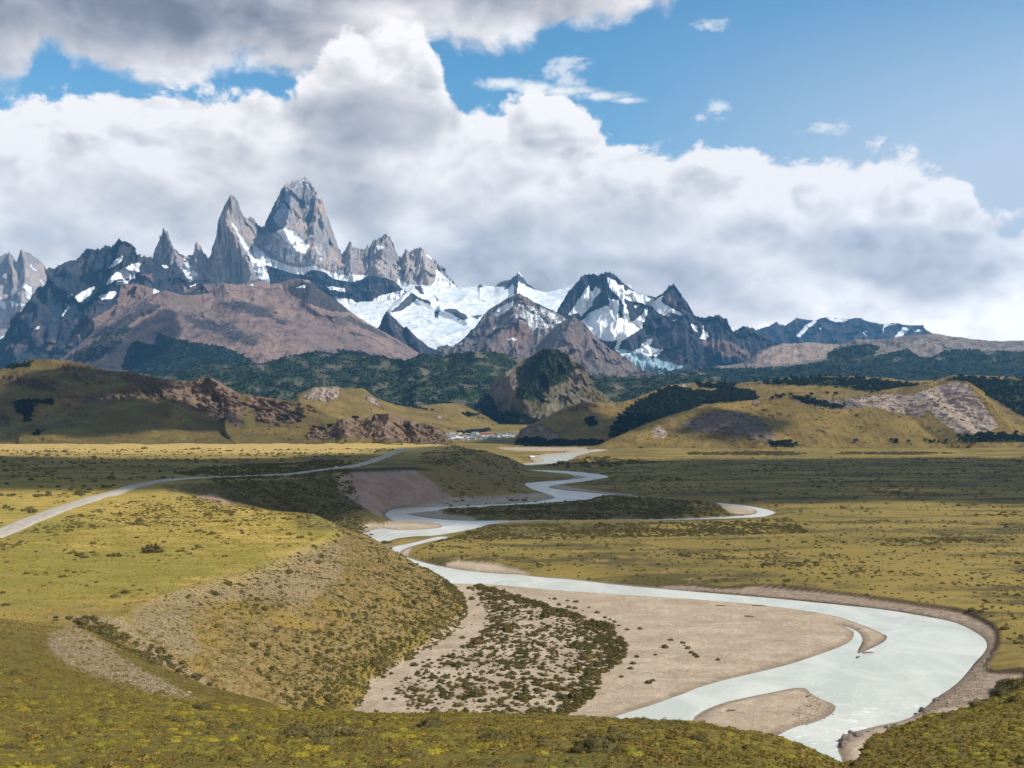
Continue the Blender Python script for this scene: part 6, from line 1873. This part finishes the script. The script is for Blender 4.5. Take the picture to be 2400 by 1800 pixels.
def details(road):
    c, z = road
    rx, _ = proj(c[:, 0], c[:, 1], z)
    for px, label, van in ((790, 'white car far along the gravel road above the bare cliff', False), (905, 'white van where the gravel road climbs towards the hills', True)):
        i = int(np.argmin(np.abs(rx - px)))
        t = c[i + 1] - c[i - 1]
        car(c[i, 0], c[i, 1], z[i] + .02, math.atan2(t[1], t[0]), label, van)
    # driftwood on the gravel
    for px, py, L, rot, label in ((1779, 1421, 7, -.1, 'reddish driftwood log on the upper edge of the gravel bar'), (2036, 1527, 5, .3, 'driftwood log at the tip of the gravel spit'), (2012, 1537, 3.2, .9, 'short dark driftwood stump in the water off the spit'),
                                  (1690, 1420, 5, .15, 'thin bleached driftwood branch on the gravel near the upper channel'), (1756, 1446, 4.5, -.25, 'grey driftwood branch lying in the middle of the gravel bar'), (1715, 1668, 3, .2, 'small dark driftwood piece on the lower gravel bar'),
                                  (1895, 1633, 2.4, .8, 'dark driftwood chunk at the water edge of the lower gravel bar')):
        X, Y = (float(v) for v in unproj_z(px, py, .7))
        Z = max(float(ground_z(np.array([X]), np.array([Y]))[0]), 0.05)
        e = link('driftwood', None)
        e.location = (X, Y, Z)
        e.rotation_euler = (0, 0, rot)
        V, F = tube([(-L / 2, 0, .25), (-L * .2, .08 * L, .3), (L * .15, .05 * L, .26), (L / 2, -.03 * L, .2)], (.34, .3, .24, .1), 7)
        link('log', new_mesh('log', V, F, [M['driftwood']], True), e)
        for k, (bx, by, bz) in enumerate(((-.35 * L, .12 * L, .9), (.1 * L, -.14 * L, .7))):
            V, F = tube([(bx * .9, 0, .25), (bx, by * .6, bz * .7), (bx * 1.1, by, bz)], (.16, .1, .03), 5)
            link('branch', new_mesh('branch', V, F, [M['driftwood']], True), e)
        tag(e, label, 'driftwood')
    # boulders
    bo = [clump('boulder', 'boulder', 80 + i, 3, .45, .42, 0) for i in range(3)]
    for q, (px, py, s, zz, label) in enumerate(((1988, 1729, 5.0, None, 'biggest dark boulder at the ravine mouth'), (2008, 1719, 4.0, None, 'reddish boulder beside the biggest one at the ravine mouth'), (1978, 1742, 3.6, None, 'dark boulder lowest in the ravine mouth'), (2036, 1712, 2.2, 0.0, 'rounded boulder alone in the rapids'),
                                               (2080, 1704, 2.2, None, 'boulder at the waterline upstream of the ravine'), (2100, 1697, 3.0, 0.1, 'dark flat boulder in the shallows of the right shore'), (2166, 1662, 3.4, 0.2, 'boulder where the stony right shore meets the rapids'), (2196, 1636, 2.6, 0.2, 'boulder farthest up the stony right shore'),
                                               (2150, 1668, 1.8, 0.0, 'small boulder standing in white water by the right shore'))):
        X, Y = (float(v) for v in unproj_z(px, py, 1.0))
        Z = zz if zz is not None else float(ground_z(np.array([X]), np.array([Y]))[0])
        o = link('boulder', bo[q % 3])
        o.location = (X, Y, Z - .25 * s * .4)
        o.scale = (s * 1.15, s * .9, s)
        o.rotation_euler = (0, 0, RNG.uniform(0, 6.28))
        tag(o, label, 'boulder')


# ------------------------------------------------------------------ clouds that stand overhead between the sun and the valley
def clouds_overhead():
    ALT = HAZE_TOP + 260
    rs = np.random.default_rng(21)
    V, F, n0 = [], [], 0
    bm = bmesh.new()
    bmesh.ops.create_icosphere(bm, subdivisions=3, radius=1)
    co = np.array([v.co[:] for v in bm.verts])
    fc = np.array([[v.index for v in f.verts] for f in bm.faces])
    bm.free()
    for cx, cy, rx, ry, z, n in SHADES:
        k = (ALT - z) / SUN_DIR.z
        ox, oy = cx + SUN_DIR.x * k, cy + SUN_DIR.y * k
        for i in range(n):
            a, r = rs.uniform(0, 6.28), math.sqrt(rs.uniform(0, 1))
            s = rs.uniform(.26, .44) * (1.15 - .45 * r)
            d = 1 + .35 * fbm(co[:, 0] * 1.3 + i, co[:, 1] * 1.3 + cx, 4, z=co[:, 2] * 1.3)
            p = co * d[:, None] * np.array([rx * s, ry * s, min(rx, ry) * s * .35])
            p[:, 2] = np.maximum(p[:, 2], -30)
            p += np.array([ox + math.cos(a) * r * rx * .78, oy + math.sin(a) * r * ry * .78, ALT + rs.uniform(0, 40)])
            V.append(p)
            F.append(fc + n0)
            n0 += len(co)
    o = link('clouds', new_mesh('clouds', np.concatenate(V), np.concatenate(F), [M['cloud']], True))
    o['kind'] = 'stuff'


# where the shade of those clouds lies: centre, half widths, level of the ground, lumps
SHADES = [(-1080, 2750, 300, 320, 120, 14), (-820, 1200, 950, 360, 34, 44), (60, 1480, 420, 540, 5, 36), (850, 1750, 950, 500, 3, 44), (800, 1200, 850, 150, 3, 14), (-1000, 2330, 430, 250, 80, 20), (190, 3260, 280, 420, 40, 22), (600, 2900, 190, 150, 50, 12), (-3250, 8500, 480, 900, 400, 20)]


mat_ground()
mat_water()
mat_road()
life_mats()
build_ground()
ROADC = build_road()
build_mountains()
build_haze()
clouds_overhead()
trees()
village()
plants()
details(ROADC)
